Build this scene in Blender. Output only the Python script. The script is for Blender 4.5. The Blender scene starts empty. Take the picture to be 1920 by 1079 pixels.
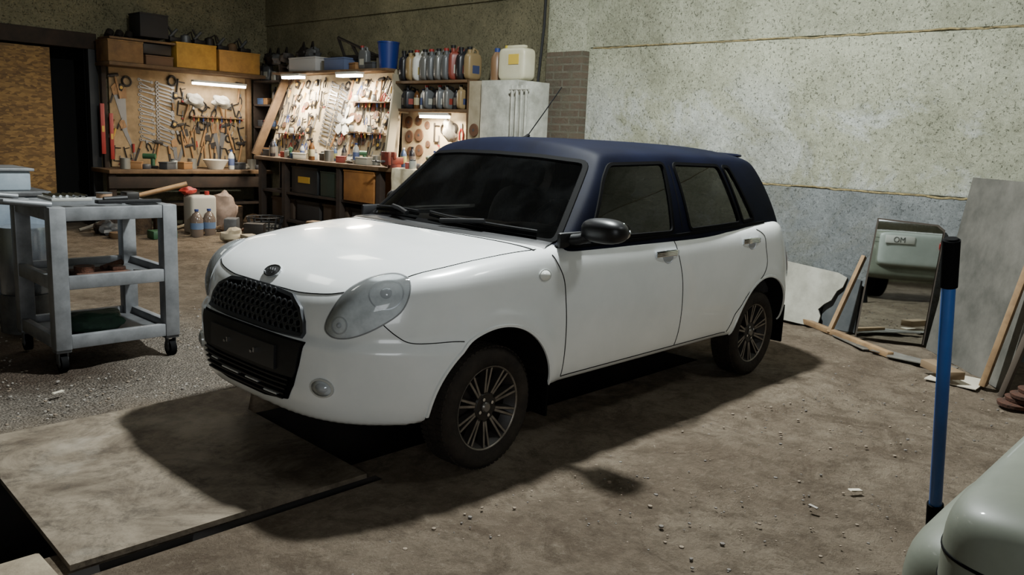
import bpy, bmesh, numpy as np, random
from math import *
from mathutils import Vector, Matrix, noise
random.seed(7); rng=np.random.RandomState(3)
COL=bpy.context.scene.collection
# ------------------------------------------------------------------ materials
MATS={}
def srgb(c): return tuple(((v/255.)/12.92 if v/255.<=.04045 else ((v/255.+.055)/1.055)**2.4) for v in c)
def mat(name,c,rough=.6,metal=0,c2=None,scale=8,detail=6,bump=0,bscale=None,coat=0,spec=.5,lo=.35,hi=.65):
    if name in MATS: return MATS[name]
    m=bpy.data.materials.new(name); m.use_nodes=True; nt=m.node_tree; b=nt.nodes['Principled BSDF']; L=nt.links.new
    c=srgb(c); b.inputs['Base Color'].default_value=(*c,1); b.inputs['Roughness'].default_value=rough; b.inputs['Metallic'].default_value=metal
    b.inputs['Coat Weight'].default_value=coat; b.inputs['Specular IOR Level'].default_value=spec; b.inputs['Coat Roughness'].default_value=.06
    tc=nt.nodes.new('ShaderNodeTexCoord')
    if c2 is not None:
        n=nt.nodes.new('ShaderNodeTexNoise'); n.inputs['Scale'].default_value=scale; n.inputs['Detail'].default_value=detail; n.inputs['Roughness'].default_value=.65
        L(tc.outputs['Object'],n.inputs['Vector'])
        r=nt.nodes.new('ShaderNodeValToRGB'); r.color_ramp.elements[0].position=lo; r.color_ramp.elements[1].position=hi
        r.color_ramp.elements[0].color=(*c,1); r.color_ramp.elements[1].color=(*srgb(c2),1)
        L(n.outputs['Fac'],r.inputs['Fac']); L(r.outputs['Color'],b.inputs['Base Color'])
    if bump:
        n2=nt.nodes.new('ShaderNodeTexNoise'); n2.inputs['Scale'].default_value=bscale or scale*4; n2.inputs['Detail'].default_value=5
        L(tc.outputs['Object'],n2.inputs['Vector'])
        bp=nt.nodes.new('ShaderNodeBump'); bp.inputs['Strength'].default_value=bump; bp.inputs['Distance'].default_value=.02
        L(n2.outputs['Fac'],bp.inputs['Height']); L(bp.outputs['Normal'],b.inputs['Normal'])
    MATS[name]=m; return m
def emat(name,c,s):
    if name in MATS: return MATS[name]
    m=bpy.data.materials.new(name); m.use_nodes=True; nt=m.node_tree; nt.nodes.clear()
    e=nt.nodes.new('ShaderNodeEmission'); e.inputs[0].default_value=(*srgb(c),1); e.inputs[1].default_value=s
    o=nt.nodes.new('ShaderNodeOutputMaterial'); nt.links.new(e.outputs[0],o.inputs[0]); MATS[name]=m; return m
def glassmat(name,tint,refl=1.0,dust=0.0,rough=.02,flat=False,dc=(.55,.58,.6)):
    m=bpy.data.materials.new(name); m.use_nodes=True; nt=m.node_tree; nt.nodes.clear(); L=nt.links.new
    t=nt.nodes.new('ShaderNodeBsdfTransparent'); t.inputs[0].default_value=(*tint,1)
    g=nt.nodes.new('ShaderNodeBsdfGlossy'); g.inputs['Roughness'].default_value=rough
    f=nt.nodes.new('ShaderNodeFresnel'); f.inputs[0].default_value=1.5
    mu=nt.nodes.new('ShaderNodeMath'); mu.operation='MULTIPLY'; mu.inputs[1].default_value=refl; mu.use_clamp=True
    mx=nt.nodes.new('ShaderNodeMixShader'); o=nt.nodes.new('ShaderNodeOutputMaterial')
    L(f.outputs[0],mu.inputs[0]); L(mu.outputs[0],mx.inputs[0]); L(t.outputs[0],mx.inputs[1]); L(g.outputs[0],mx.inputs[2])
    if dust:
        d=nt.nodes.new('ShaderNodeBsdfDiffuse'); d.inputs[0].default_value=(*dc,1)
        m2=nt.nodes.new('ShaderNodeMixShader'); m2.inputs[0].default_value=dust
        if not flat:
            tc=nt.nodes.new('ShaderNodeTexCoord'); n=nt.nodes.new('ShaderNodeTexNoise'); n.inputs['Scale'].default_value=3; n.inputs['Detail'].default_value=8
            L(tc.outputs['Object'],n.inputs['Vector'])
            mr_=nt.nodes.new('ShaderNodeMapRange'); mr_.inputs[1].default_value=.45; mr_.inputs[2].default_value=.8; mr_.inputs[3].default_value=dust*.4; mr_.inputs[4].default_value=dust*3
            L(n.outputs['Fac'],mr_.inputs[0]); L(mr_.outputs[0],m2.inputs[0])
        L(mx.outputs[0],m2.inputs[1]); L(d.outputs[0],m2.inputs[2]); L(m2.outputs[0],o.inputs[0])
    else: L(mx.outputs[0],o.inputs[0])
    MATS[name]=m; return m
# ------------------------------------------------------------------ mesh builder
class MB:
    def __init__(s): s.v=[];s.f=[];s.m=[];s.mats=[]
    def mi(s,m):
        if m not in s.mats: s.mats.append(m)
        return s.mats.index(m)
    def add(s,V,F,m,M=None):
        k=len(s.v); i=s.mi(m)
        for p in V:
            p=Vector(p)
            if M is not None: p=M@p
            s.v.append(tuple(p))
        for f in F: s.f.append(tuple(a+k for a in f)); s.m.append(i)
        return s
    def box(s,x0,x1,y0,y1,z0,z1,m,b=0,M=None):
        if b<=0:
            V=[(x,y,z) for z in (z0,z1) for y in (y0,y1) for x in (x0,x1)]
            return s.add(V,[(0,2,3,1),(4,5,7,6),(0,1,5,4),(2,6,7,3),(0,4,6,2),(1,3,7,5)],m,M)
        bm=bmesh.new(); bmesh.ops.create_cube(bm,size=1)
        for v in bm.verts: v.co=Vector(((x0+x1)/2+v.co.x*(x1-x0),(y0+y1)/2+v.co.y*(y1-y0),(z0+z1)/2+v.co.z*(z1-z0)))
        bmesh.ops.bevel(bm,geom=list(bm.edges),offset=b,segments=2 if b<.03 else 5,affect='EDGES',profile=.5)
        bm.verts.ensure_lookup_table()
        V=[v.co.copy() for v in bm.verts]; F=[[v.index for v in f.verts] for f in bm.faces]; bm.free()
        return s.add(V,F,m,M)
    def cyl(s,p0,p1,r0,m,r1=None,n=14,cap=True,M=None):
        p0=Vector(p0);p1=Vector(p1); r1=r0 if r1 is None else r1
        d=(p1-p0).normalized(); a=d.orthogonal().normalized(); b=d.cross(a)
        V=[];F=[]
        for p,r in ((p0,r0),(p1,r1)):
            for i in range(n): t=2*pi*i/n; V.append(p+(a*cos(t)+b*sin(t))*r)
        for i in range(n): F.append((i,(i+1)%n,n+(i+1)%n,n+i))
        if cap: F.append(tuple(reversed(range(n)))); F.append(tuple(range(n,2*n)))
        return s.add(V,F,m,M)
    def lathe(s,prof,m,c=(0,0,0),axis='z',n=24,M=None):
        V=[];F=[]
        for r,h in prof:
            for i in range(n):
                t=2*pi*i/n; a,b=r*cos(t),r*sin(t)
                V.append({'z':(a,b,h),'y':(a,h,b),'x':(h,a,b)}[axis])
        V=[(p[0]+c[0],p[1]+c[1],p[2]+c[2]) for p in V]
        K=len(prof); closed=prof[0][0]>1e-6 and prof[-1][0]>1e-6
        for j in range(K if closed else K-1):
            j2=(j+1)%K
            for i in range(n):
                q=(j*n+i,j*n+(i+1)%n,j2*n+(i+1)%n,j2*n+i)
                F.append(q if axis!='y' else q[::-1])
        return s.add(V,F,m,M)
    def tube(s,pts,r,m,n=8,closed=False,M=None):
        pts=[Vector(p) for p in pts]; K=len(pts); V=[];F=[]; pa=None
        for i,p in enumerate(pts):
            if closed: d=(pts[(i+1)%K]-pts[i-1])
            else: d=(pts[min(i+1,K-1)]-pts[max(i-1,0)])
            d.normalize(); a=d.orthogonal().normalized() if pa is None else (pa-d*pa.dot(d)).normalized(); pa=a; b=d.cross(a)
            for k in range(n): t=2*pi*k/n; V.append(p+(a*cos(t)+b*sin(t))*r)
        for i in range(K if closed else K-1):
            j=(i+1)%K
            for k in range(n): F.append((i*n+k,i*n+(k+1)%n,j*n+(k+1)%n,j*n+k))
        if not closed: F.append(tuple(reversed(range(n)))); F.append(tuple(range((K-1)*n,K*n)))
        return s.add(V,F,m,M)
    def sph(s,c,r,m,n=12,e=1.0,M=None,jit=0,seed=0):
        V=[];F=[]; r=r if hasattr(r,'__len__') else (r,r,r)
        sp=lambda v:copysign(abs(v)**e,v)
        for j in range(n+1):
            ph=-pi/2+pi*j/n
            for i in range(2*n):
                t=2*pi*i/(2*n); k=1+jit*(noise.noise(Vector((cos(t)*cos(ph)*1.7+seed,sin(t)*cos(ph)*1.7,sin(ph)*1.7+seed*3)))) if jit else 1
                V.append((c[0]+k*r[0]*sp(cos(ph))*sp(cos(t)),c[1]+k*r[1]*sp(cos(ph))*sp(sin(t)),c[2]+k*r[2]*sp(sin(ph))))
        for j in range(n):
            for i in range(2*n): F.append((j*2*n+i,j*2*n+(i+1)%(2*n),(j+1)*2*n+(i+1)%(2*n),(j+1)*2*n+i))
        return s.add(V,F,m,M)
    def prism(s,poly,y0,y1,m,M=None):
        n=len(poly); V=[(a,y0,b) for a,b in poly]+[(a,y1,b) for a,b in poly]
        F=[tuple(range(n)),tuple(reversed(range(n,2*n)))]+[(i,n+i,n+(i+1)%n,(i+1)%n) for i in range(n)]
        return s.add(V,F,m,M)
    def mesh(s,name,ang=38):
        me=bpy.data.meshes.new(name); me.from_pydata(s.v,[],s.f)
        for m in s.mats: me.materials.append(m)
        me.polygons.foreach_set('material_index',s.m); me.polygons.foreach_set('use_smooth',[True]*len(s.f))
        me.update(); me.set_sharp_from_angle(angle=radians(ang)); return me
def obj(name,me,parent=None,label=None,cat=None,group=None,kind=None,M=None,loc=None):
    if isinstance(me,MB): me=me.mesh(name)
    o=bpy.data.objects.new(name,me); COL.objects.link(o)
    if loc is not None: o.location=loc
    if M is not None: o.matrix_world=M
    if parent is not None: o.parent=parent
    if label: o['label']=label
    if cat: o['category']=cat
    if group: o['group']=group
    if kind: o['kind']=kind
    return o
def empty(name,loc,label,cat,group=None):
    e=obj(name,None,label=label,cat=cat,group=group,loc=loc); e.empty_display_size=.1; return e
def child(name,b,par,label=None):
    me=b.mesh(name) if isinstance(b,MB) else b
    o=obj(name,me,label=label); o.parent=par
    l=Vector((0,0,0)); p=par
    while p is not None: l+=p.location; p=p.parent
    o.location=-l; return o
# ------------------------------------------------------------------ car surface functions
def tabf(pts,sig=.03):
    xs=np.arange(-1.5,3.6,.005); v=np.interp(xs,[p[0] for p in pts],[p[1] for p in pts])
    k=np.exp(-.5*(np.arange(-60,61)*.005/sig)**2); k/=k.sum()
    v=np.convolve(np.pad(v,60,mode='edge'),k,'valid')
    return lambda x: np.interp(x,xs,v)
def smax(a,b,k): return .5*(a+b+np.sqrt((a-b)**2+k*k))
Tc=tabf([(-1.5,.2),(-.77,.55),(-.70,.67),(-.63,.77),(-.555,.835),(-.45,.88),(-.33,.912),(-.1,.942),(.15,.96),(.4,.967),(1,.96),(1.5,.965),(2.3,.985),(2.6,.99),(2.78,.965),(2.97,.88)])
Cr=tabf([(-1,.05),(-.2,.05),(.4,.02),(.8,.015),(3,.015)],.08)
def Fb(P):
    x,y,z=P[...,0],P[...,1],P[...,2]; ay=np.abs(y)
    W=.812-np.where(z<.58,.03*((.58-z)/.28)**2,.05*((z-.58)/.37)**2)
    s=np.clip((.625-z)/.055,0,1); s=s*s*(3-2*s)
    xf=-.685+.03*np.clip((z-.6)/.2,0,2)**2-.034*s+.03*np.clip((.40-z)/.15,0,2)**2
    W=W+.018*s*np.exp(-((x+.3)/.22)**2)
    for cx in (0.,2.34):
        rr=np.sqrt((x-cx)**2+(z-.3)**2); W=W+.012*np.exp(-((rr-.37)/.05)**2)
    d=np.maximum((.3-x)/(.3-xf),0); e=np.maximum((x-2.35)/(2.94-.22*np.clip(z-.6,0,1)-2.35),0)
    n=3.5
    q=(((ay/W)**n+d**n+e**n)**(1/n)-1)*.8
    T=Tc(x)-Cr(x)*(ay/.75)**2.5
    F=smax(q,z-T,.05)
    fr=np.clip((-.1-x)/.3,0,1)
    return smax(F,(.30-.045*fr)-z,.04)
def Fg(P):
    x,y,z=P[...,0],P[...,1],P[...,2]; ay=np.abs(y)
    h=(z-.93)
    Wd=.752-.22*h-.30*np.clip(h,0,1)**2 - .045*np.clip((x-1.6)/1.0,0,2)**2
    side=ay-Wd
    xw=.27+1.28*h-.25*h*h+.15*(ay/.7)**2.2
    ws=(xw-x)*.62
    top=z-(1.424-.05*(ay/.56)**2.2-.008*((x-1.35)/.8)**2-.03*np.clip((x-2.2)/.4,0,2)**2)
    xr=2.77-.42*h-.50*h*h-.08*(ay/.7)**2.5
    rr=(x-xr)
    F=smax(smax(side,top,.034),ws,.026)
    F=smax(F,rr,.03)
    return np.maximum(F,.88-z)
def Fu(P): return np.minimum(Fb(P),Fg(P))
def grad(F,P,h=1e-3):
    return np.stack([F(P+np.array(d)*h)-F(P-np.array(d)*h) for d in ((1,0,0),(0,1,0),(0,0,1))],-1)/(2*h)
def nrm(F,P):
    g=grad(F,P); return g/np.linalg.norm(g,axis=-1,keepdims=True)
def snap(P,F,off=0.,it=8):
    P=np.array(P,float)
    for _ in range(it):
        g=grad(F,P); P=P-(F(P)/np.maximum((g*g).sum(-1),1e-6))[...,None]*g
    return P+nrm(F,P)*(np.asarray(off)[...,None] if np.ndim(off) else off)
def cast(O,D,F,t0,t1,n=90):
    ts=np.linspace(t0,t1,n); lo=np.full(len(O),np.nan); hi=np.full(len(O),np.nan)
    sg=np.sign(F(O+D*ts[0])); done=np.zeros(len(O),bool)
    for i in range(1,n):
        c=F(O+D*ts[i]); hit=(~done)&(np.sign(c)!=sg); lo[hit]=ts[i-1]; hi[hit]=ts[i]; done|=hit
    for _ in range(22):
        m=.5*(lo+hi); c=F(O+D*m[:,None]); same=np.sign(c)==sg
        lo=np.where(same,m,lo); hi=np.where(same,hi,m)
    return O+D*(.5*(lo+hi))[:,None]
def radial(F,xa,xb,z0,nphi,nx,nc):
    ph=np.linspace(0,2*pi,nphi,endpoint=False); rows=[]
    for a in np.linspace(radians(89.5),0,nc): rows.append((xa,-a))
    for x in np.linspace(xa,xb,nx)[1:]: rows.append((x,0))
    for a in np.linspace(0,radians(89.5),nc)[1:]: rows.append((xb,a))
    O=[];D=[]
    for x,a in rows:
        O.append(np.stack([np.full(nphi,x),np.zeros(nphi),np.full(nphi,z0)],1))
        D.append(np.stack([np.full(nphi,sin(a)),cos(a)*np.cos(ph),cos(a)*np.sin(ph)],1))
    V=cast(np.concatenate(O),np.concatenate(D),F,0,2.2)
    nr=len(rows); fs=[]
    for i in range(nr-1):
        for j in range(nphi):
            a=i*nphi+j;b=i*nphi+(j+1)%nphi
            fs.append((a,b,b+nphi,a+nphi))
    fs.append(tuple(reversed(range(nphi)))); fs.append(tuple(range((nr-1)*nphi,nr*nphi)))
    return V,fs
def catmull(pts,closed=True,k=8,lin=False):
    P=[np.array(p,float) for p in pts]; K=len(P); out=[]
    for i in range(K if closed else K-1):
        a,b,c,d=(P[(i-1)%K],P[i],P[(i+1)%K],P[(i+2)%K]) if closed else (P[max(i-1,0)],P[i],P[i+1],P[min(i+2,K-1)])
        for j in range(k):
            t=j/k
            out.append(b+(c-b)*t if lin else .5*((2*b)+(-a+c)*t+(2*a-5*b+4*c-d)*t*t+(-a+3*b-3*c+d)*t**3))
    if not closed: out.append(P[-1])
    return np.array(out)
def roundpoly(poly,r=.035,step=.03):
    P=[np.array(p,float) for p in poly]; K=len(P); out=[]
    for i in range(K):
        p=P[i]; a=P[i-1]; c=P[(i+1)%K]; la=np.linalg.norm(a-p); lc=np.linalg.norm(c-p)
        s=p+(a-p)/la*min(r,la*.45); e=p+(c-p)/lc*min(r,lc*.45)
        for t in np.linspace(0,1,5): out.append((1-t)**2*s+2*t*(1-t)*p+t*t*e)
        s2=c+(p-c)/lc*min(r,lc*.45); L=np.linalg.norm(s2-e); k=max(1,int(L/step))
        for j in range(1,k): out.append(e+(s2-e)*j/k)
    return np.array(out)
def patch(out3,F,off,rings=8,dome=0.,skirt=.0):
    out3=np.array(out3); c=out3.mean(0); K=len(out3); V=[];Fc=[]
    for j in range(1,rings+1):
        r=j/rings; V.append(snap(c+(out3-c)*r,F,off+dome*(1-r*r)))
    V=np.concatenate([snap(c[None],F,off+dome)]+V)
    for i in range(K): Fc.append((0,1+i,1+(i+1)%K))
    for j in range(rings-1):
        a=1+j*K;b=a+K
        for i in range(K): Fc.append((a+i,b+i,b+(i+1)%K,a+(i+1)%K))
    if skirt:
        last=V[-K:]; k=len(V); V=np.concatenate([V,last-nrm(F,last)*skirt])
        for i in range(K): Fc.append((k-K+i,k+i,k+(i+1)%K,k-K+(i+1)%K))
    p=V[[Fc[K+2][q] for q in range(3)]] if rings>1 else V[list(Fc[0])]
    nn=np.cross(p[1]-p[0],p[2]-p[0])
    if nn@nrm(F,p[0])<0: Fc=[f[::-1] for f in Fc]
    return V,Fc
def ribbon(line,F,w,h,off=.001,closed=True):
    P=snap(line,F,0); K=len(P); n=nrm(F,P)
    if closed: t=np.roll(P,-1,0)-np.roll(P,1,0)
    else: t=np.gradient(P,axis=0)
    t/=np.maximum(np.linalg.norm(t,axis=1,keepdims=True),1e-9); s=np.cross(n,t)
    rows=[P+s*w/2-n*.002,P+s*w*.35+n*(off+h),P-s*w*.35+n*(off+h),P-s*w/2-n*.002]
    V=np.stack(rows,1).reshape(-1,3); Fc=[]
    for i in range(K if closed else K-1):
        j=(i+1)%K
        for k in range(3): Fc.append((i*4+k,i*4+k+1,j*4+k+1,j*4+k))
    p=V[list(Fc[1][:3])]; nn=np.cross(p[1]-p[0],p[2]-p[0])
    if nn@n[0]<0: Fc=[f[::-1] for f in Fc]
    return V,Fc
def mir(V,Fc):
    V=np.array(V).copy(); V[:,1]*=-1; return V,[tuple(f)[::-1] for f in Fc]
def S3(xz,y=-.8): return [(a,y,b) for a,b in xz]
# ------------------------------------------------------------------ car
paint=mat('white_paint',(230,232,232),.26,coat=.6,c2=(221,224,224),scale=3)
navy=mat('dark_roof_paint',(13,16,31),.58,c2=(9,11,23),scale=4,spec=.04)
rub=mat('black_rubber',(10,10,11),.75,spec=.05)
blk=mat('black_plastic',(22,22,24),.5,c2=(29,29,31),scale=30,spec=.3)
gap=mat('gap_dark',(12,12,13),.9,spec=.1)
well=mat('wheel_well',(14,13,13),.95,c2=(24,21,19),scale=12,spec=.1)
chrome=mat('chrome',(205,208,212),.12,1)
silver=mat('lamp_silver',(226,230,230),.4,0,c2=(186,191,193),scale=14)
tyre=mat('tyre',(34,30,28),.9,c2=(52,46,40),scale=7,bump=.3,bscale=60,spec=.2)
rimd=mat('rim_dark',(30,27,26),.5,.3,c2=(46,41,37),scale=20)
rimm=mat('rim_machined',(140,132,122),.4,.5,c2=(100,93,84),scale=14)
seatm=mat('seat_cloth',(46,46,50),.9,c2=(60,60,65),scale=60)
wsg=glassmat('windshield_glass',(.90,.93,.94),1.3,.004)
sdg=glassmat('side_glass',(.20,.21,.22),1.15,.003)  # near-side tint deepened, the dim cabin's shade put into the glass colour
sdc=glassmat('side_glass_lightened',(.85,.87,.87),1.0,.003)  # far side has the same tint; lightened here so the lit bench shows
lens=glassmat('clear_lens',(.96,.97,.98),1.2,.12,flat=True,dc=(.78,.80,.81))
car=empty('car',(1.1,0,0),'white compact hatchback with dark blue-black roof, parked over the inspection pit','car')
def arrobj(name,V,Fc,m,par,label=None):
    b=MB(); b.add(V,Fc,m); return child(name,b,par,label)
V,fs=radial(Fb,.35,2.3,.62,240,90,64)
me=bpy.data.meshes.new('body'); me.from_pydata([tuple(v) for v in V],[],fs); me.materials.append(paint); me.materials.append(well)
bo=bpy.data.objects.new('body_tmp',me); COL.objects.link(bo)
cb=MB()
for cx,sy in ((0,-1),(0,1),(2.34,-1),(2.34,1)):
    cb.cyl((cx,sy*.50,.30),(cx,sy*1.1,.30),.342,well,n=72)
cm=cb.mesh('cut'); co=bpy.data.objects.new('cut_tmp',cm); COL.objects.link(co)
md=bo.modifiers.new('b','BOOLEAN'); md.operation='DIFFERENCE'; md.object=co; md.solver='EXACT'
try: md.material_mode='TRANSFER'
except Exception: pass
dg=bpy.context.evaluated_depsgraph_get(); dg.update(); em=bpy.data.meshes.new_from_object(bo.evaluated_get(dg))
nv=len(em.vertices); BV=np.zeros(nv*3); em.vertices.foreach_get('co',BV); BV=BV.reshape(-1,3)
polys=[tuple(p.vertices) for p in em.polygons]
bpy.data.objects.remove(bo); bpy.data.objects.remove(co)
onsurf=np.abs(Fb(BV))<.003
BN=nrm(Fb,BV)
hoodpoly=[(-.66,-.01),(-.625,.0),(-.62,.25),(-.575,.48),(-.37,.64),(-.16,.672),(.30,.71),(.30,-.01)]
def inpoly(x,y,poly):
    c=False;n=len(poly)
    for i in range(n):
        x1,y1=poly[i];x2,y2=poly[(i+1)%n]
        if (y1>y)!=(y2>y) and x<(x2-x1)*(y-y1)/(y2-y1)+x1: c=not c
    return c
def inpolynp(X,Y,poly):
    c=np.zeros(len(X),bool);n=len(poly)
    for i in range(n):
        x1,y1=poly[i];x2,y2=poly[(i+1)%n]
        if y1==y2: continue
        c^=((y1>Y)!=(y2>Y))&(X<(x2-x1)*(Y-y1)/(y2-y1)+x1)
    return c
def xs1(z): return np.interp(z,[.34,.61,.81,.95],[.43,.42,.41,.35])
def xs2(z): return np.interp(z,[.34,.49,.72,.95],[1.38,1.39,1.38,1.34])
def xs3(z): return np.interp(z,[.34,.45,.56,.66,.73,.90,.98],[1.93,1.98,2.10,2.28,2.34,2.335,2.22])
groups={}
for f in polys:
    c=BV[list(f)].mean(0); ay=abs(c[1]); sd='n' if c[1]<0 else 'f'
    isw=not all(onsurf[list(f)])
    if isw: k='body_shell'
    else:
        x,y,z=c
        if ay<.665 and .47<x<2.55 and z>.88: continue
        if z>.70 and inpoly(x,ay,hoodpoly): k='hood'
        elif x<.0 and (z<.595 or (x<-.40 and z<.70) or (x<-.5 and z<.775 and ay<.45)): k='front_bumper'
        elif ay>.55 and x<xs1(z) and z<.97: k='front_fender'+sd
        elif ay>.6 and z>.335 and xs1(z)<=x<xs2(z): k='front_door'+sd
        elif ay>.6 and z>.335 and xs2(z)<=x<xs3(z): k='rear_door'+sd
        else: k='body_shell'
    groups.setdefault(k,[]).append((f,isw))
PART={}
for k,fl in groups.items():
    used=sorted({i for f,_ in fl for i in f}); mp={a:i for i,a in enumerate(used)}
    nm={'front_doorn':'front_door','front_doorf':'front_door','rear_doorn':'rear_door','rear_doorf':'rear_door','front_fendern':'front_fender','front_fenderf':'front_fender'}.get(k,k)
    me=bpy.data.meshes.new(nm); me.from_pydata([tuple(BV[i]) for i in used],[],[tuple(mp[i] for i in f) for f,_ in fl])
    me.materials.append(paint); me.materials.append(well)
    me.polygons.foreach_set('material_index',[1 if w else 0 for _,w in fl]); me.polygons.foreach_set('use_smooth',[True]*len(fl))
    me.update(); nl=[]
    pn=[tuple(p.normal) for p in me.polygons]
    for pi_,(f,w) in enumerate(fl):
        for i in f: nl.append(tuple(BN[i]) if not w else pn[pi_])
    me.normals_split_custom_set(nl)
    PART[k]=child(nm,me,car)
fwin=[(.64,.958),(.83,1.235),(.905,1.303),(1.385,1.315),(1.345,.958)]
rwin=[(1.51,.962),(1.475,1.312),(1.965,1.305),(2.085,.975)]
qwin=[(2.125,.980),(2.01,1.302),(2.085,1.298),(2.275,.990)]
wsp=[(.695,.950),(.637,1.10),(.560,1.308),(.3,1.325),(0,1.330),(-.3,1.325),(-.560,1.308),(-.637,1.10),(-.695,.950),(-.3,.972),(0,.977),(.3,.972)]
rws=[(.56,1.02),(.50,1.28),(0,1.30),(-.50,1.28),(-.56,1.02),(0,1.0)]
fR,rR=(roundpoly(w,.035) for w in (fwin,rwin)); qR=roundpoly(qwin,.02); wR=roundpoly(wsp,.04,.04); rwR=roundpoly(rws,.05,.04)
V,fs=radial(Fg,1.0,2.25,1.1,360,130,110)
GN=nrm(Fg,V); FA=np.array(fs[:-2]); CC=V[FA].mean(1); NN=GN[FA[:,0]]
rm=CC[:,2]<.905
def shr(poly,d):
    c=poly.mean(0); v=poly-c; return c+v*(1-d/np.linalg.norm(v,axis=1,keepdims=True))
for w in (fR,rR,qR): rm|=(np.abs(NN[:,1])>.7)&inpolynp(CC[:,0],CC[:,2],shr(w,.004))
rm|=(NN[:,0]<-.2)&inpolynp(CC[:,1],CC[:,2],shr(wR,.004))
rm|=(NN[:,0]>.5)&inpolynp(CC[:,1],CC[:,2],shr(rwR,.004))
keep=[tuple(f) for f in FA[~rm]]
used=sorted({int(i) for f in keep for i in f}); mp={a:i for i,a in enumerate(used)}
me=bpy.data.meshes.new('roof'); me.from_pydata([tuple(V[i]) for i in used],[],[tuple(mp[int(i)] for i in f) for f in keep]); me.materials.append(navy)
me.polygons.foreach_set('use_smooth',[True]*len(keep)); me.update()
me.normals_split_custom_set([tuple(GN[i]) for f in keep for i in f])
roof=child('roof',me,car,'dark blue-black satin roof with pillars')
seal=MB()
def snap_xz(o3):
    O=o3.copy(); O[:,1]=-1.4; return cast(O,np.tile(np.array([0,1.,0]),(len(O),1)),Fg,0,1.3,120)
def snap_yz(o2,sx=-1):
    O=np.array([(-1.2 if sx<0 else 3.6,a,b) for a,b in o2]); return cast(O,np.tile(np.array([-sx*1.,0,0]),(len(O),1)),Fg,0,2.6,200)
def winside(R2,par,nm='side_window'):
    o3=snap_xz(np.array([(a,-.7,b) for a,b in R2]))
    Vp,Fp=patch(o3,Fg,-.004,8); Vr,Fr=ribbon(o3,Fg,.024,.005)
    for s in (0,1):
        a=(Vp,Fp) if s==0 else mir(Vp,Fp); r=(Vr,Fr) if s==0 else mir(Vr,Fr)
        seal.add(r[0],r[1],rub)
        arrobj(nm,a[0],a[1],sdg if s==0 else sdc,par[s],'side window, tint darkened for the dim cabin' if s==0 else 'side window, tint lightened to show the lit bench')
winside(fR,(PART['front_doorn'],PART['front_doorf'])); winside(rR,(PART['rear_doorn'],PART['rear_doorf'])); winside(qR,(PART['rear_doorn'],PART['rear_doorf']),'quarter_window')
w3=snap_yz(wR); Vp,Fp=patch(w3,Fg,-.003,14); arrobj('windshield',Vp,Fp,wsg,car,'clear dusty windshield'); Vr,Fr=ribbon(w3,Fg,.036,.004); seal.add(Vr,Fr,rub)
w3=snap_yz(rwR,1); Vp,Fp=patch(w3,Fg,-.003,8); arrobj('rear_window',Vp,Fp,sdg,car,'tinted rear window'); Vr,Fr=ribbon(w3,Fg,.03,.004); seal.add(Vr,Fr,rub)
for s in (1,-1):
    ln=[(x,-.9*s,np.interp(x,[.30,.5,1.4,2.3,2.6],[.935,.935,.942,.963,.972])) for x in np.linspace(.42,2.42,60)]
    O=np.array(ln); D=np.tile(np.array([0,1.*s,0]),(60,1)); P=cast(O,D,Fu,0,.6,100)
    Vr,Fr=ribbon(P,Fu,.018,.006,closed=False); seal.add(Vr,Fr,rub)
child('window_seal',seal,car)
pg=MB()
def seam(pts,F=Fb,w=.006,both=True):
    P=catmull(pts,False,8); Vr,Fr=ribbon(P,F,w,.0006,closed=False); pg.add(Vr,Fr,gap)
    if both: a=mir(Vr,Fr); pg.add(a[0],a[1],gap)
seam(S3([(xs1(z),z) for z in (.34,.45,.6,.7,.8,.88,.93)]))
seam(S3([(xs2(z),z) for z in (.34,.45,.6,.72,.85,.935)]))
seam(S3([(xs3(z),z) for z in (.34,.40,.45,.50,.56,.62,.66,.73,.82,.90,.955)]))
seam(S3([(x,.338) for x in np.linspace(.43,1.92,8)]))
seam([(1.435,-.7,z) for z in np.linspace(.97,1.34,8)],Fg,.008)
seam([(-.625,0,.765),(-.62,-.15,.763),(-.615,-.28,.765),(-.585,-.42,.775),(-.55,-.5,.79)])
seam([(-.37,-.64,.86),(-.16,-.672,.895),(.05,-.69,.915),(.30,-.71,.93)],w=.005)
seam([(-.50,-.655,.69),(-.46,-.69,.645),(-.41,-.72,.612),(-.33,-.75,.602),(-.20,-.79,.600)],w=.005)
seam([(.28,-.72,.94),(.26,-.6,.965),(.215,-.3,.975),(.20,0,.98)],Fu,.016)
seam([(2.70,-.72,.62),(2.85,-.62,.60),(2.92,-.3,.60),(2.93,0,.60)])
child('panel_gap',pg,car)
cw=MB(); P=catmull([(.40,-.70,.95),(.345,-.55,.97),(.29,-.3,.98),(.27,0,.985),(.29,.3,.98),(.345,.55,.97),(.40,.70,.95)],False,8)
Vr,Fr=ribbon(P,Fu,.12,.006,closed=False); cw.add(Vr,Fr,blk); child('cowl',cw,car)
for cx in (0.,2.34):
    for s in (-1,1):
        b=MB(); pts=[(cx+.346*cos(a),-.8,.30+.346*sin(a)) for a in np.linspace(radians(-2),radians(182),60)]
        Vr,Fr=ribbon(np.array(pts),Fb,.016,.006,closed=False)
        if s>0: Vr,Fr=mir(Vr,Fr)
        b.add(Vr,Fr,paint); child('wheel_arch',b,car)
GO=[(-.372,.607),(-.36,.66),(-.325,.705),(-.245,.742),(-.1,.752),(.1,.752),(.245,.742),(.325,.705),(.36,.66),(.372,.607),(.18,.603),(-.18,.603)]
def fr3(yz):
    O=np.array([(-1.4,a,b) for a,b in yz]); return cast(O,np.tile(np.array([1.,0,0]),(len(O),1)),Fb,0,1.6,160)
g3=fr3(catmull(GO,k=5,lin=True)); b=MB(); Vp,Fp=patch(g3,Fb,.004,8); b.add(Vp,Fp,gap)
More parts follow.
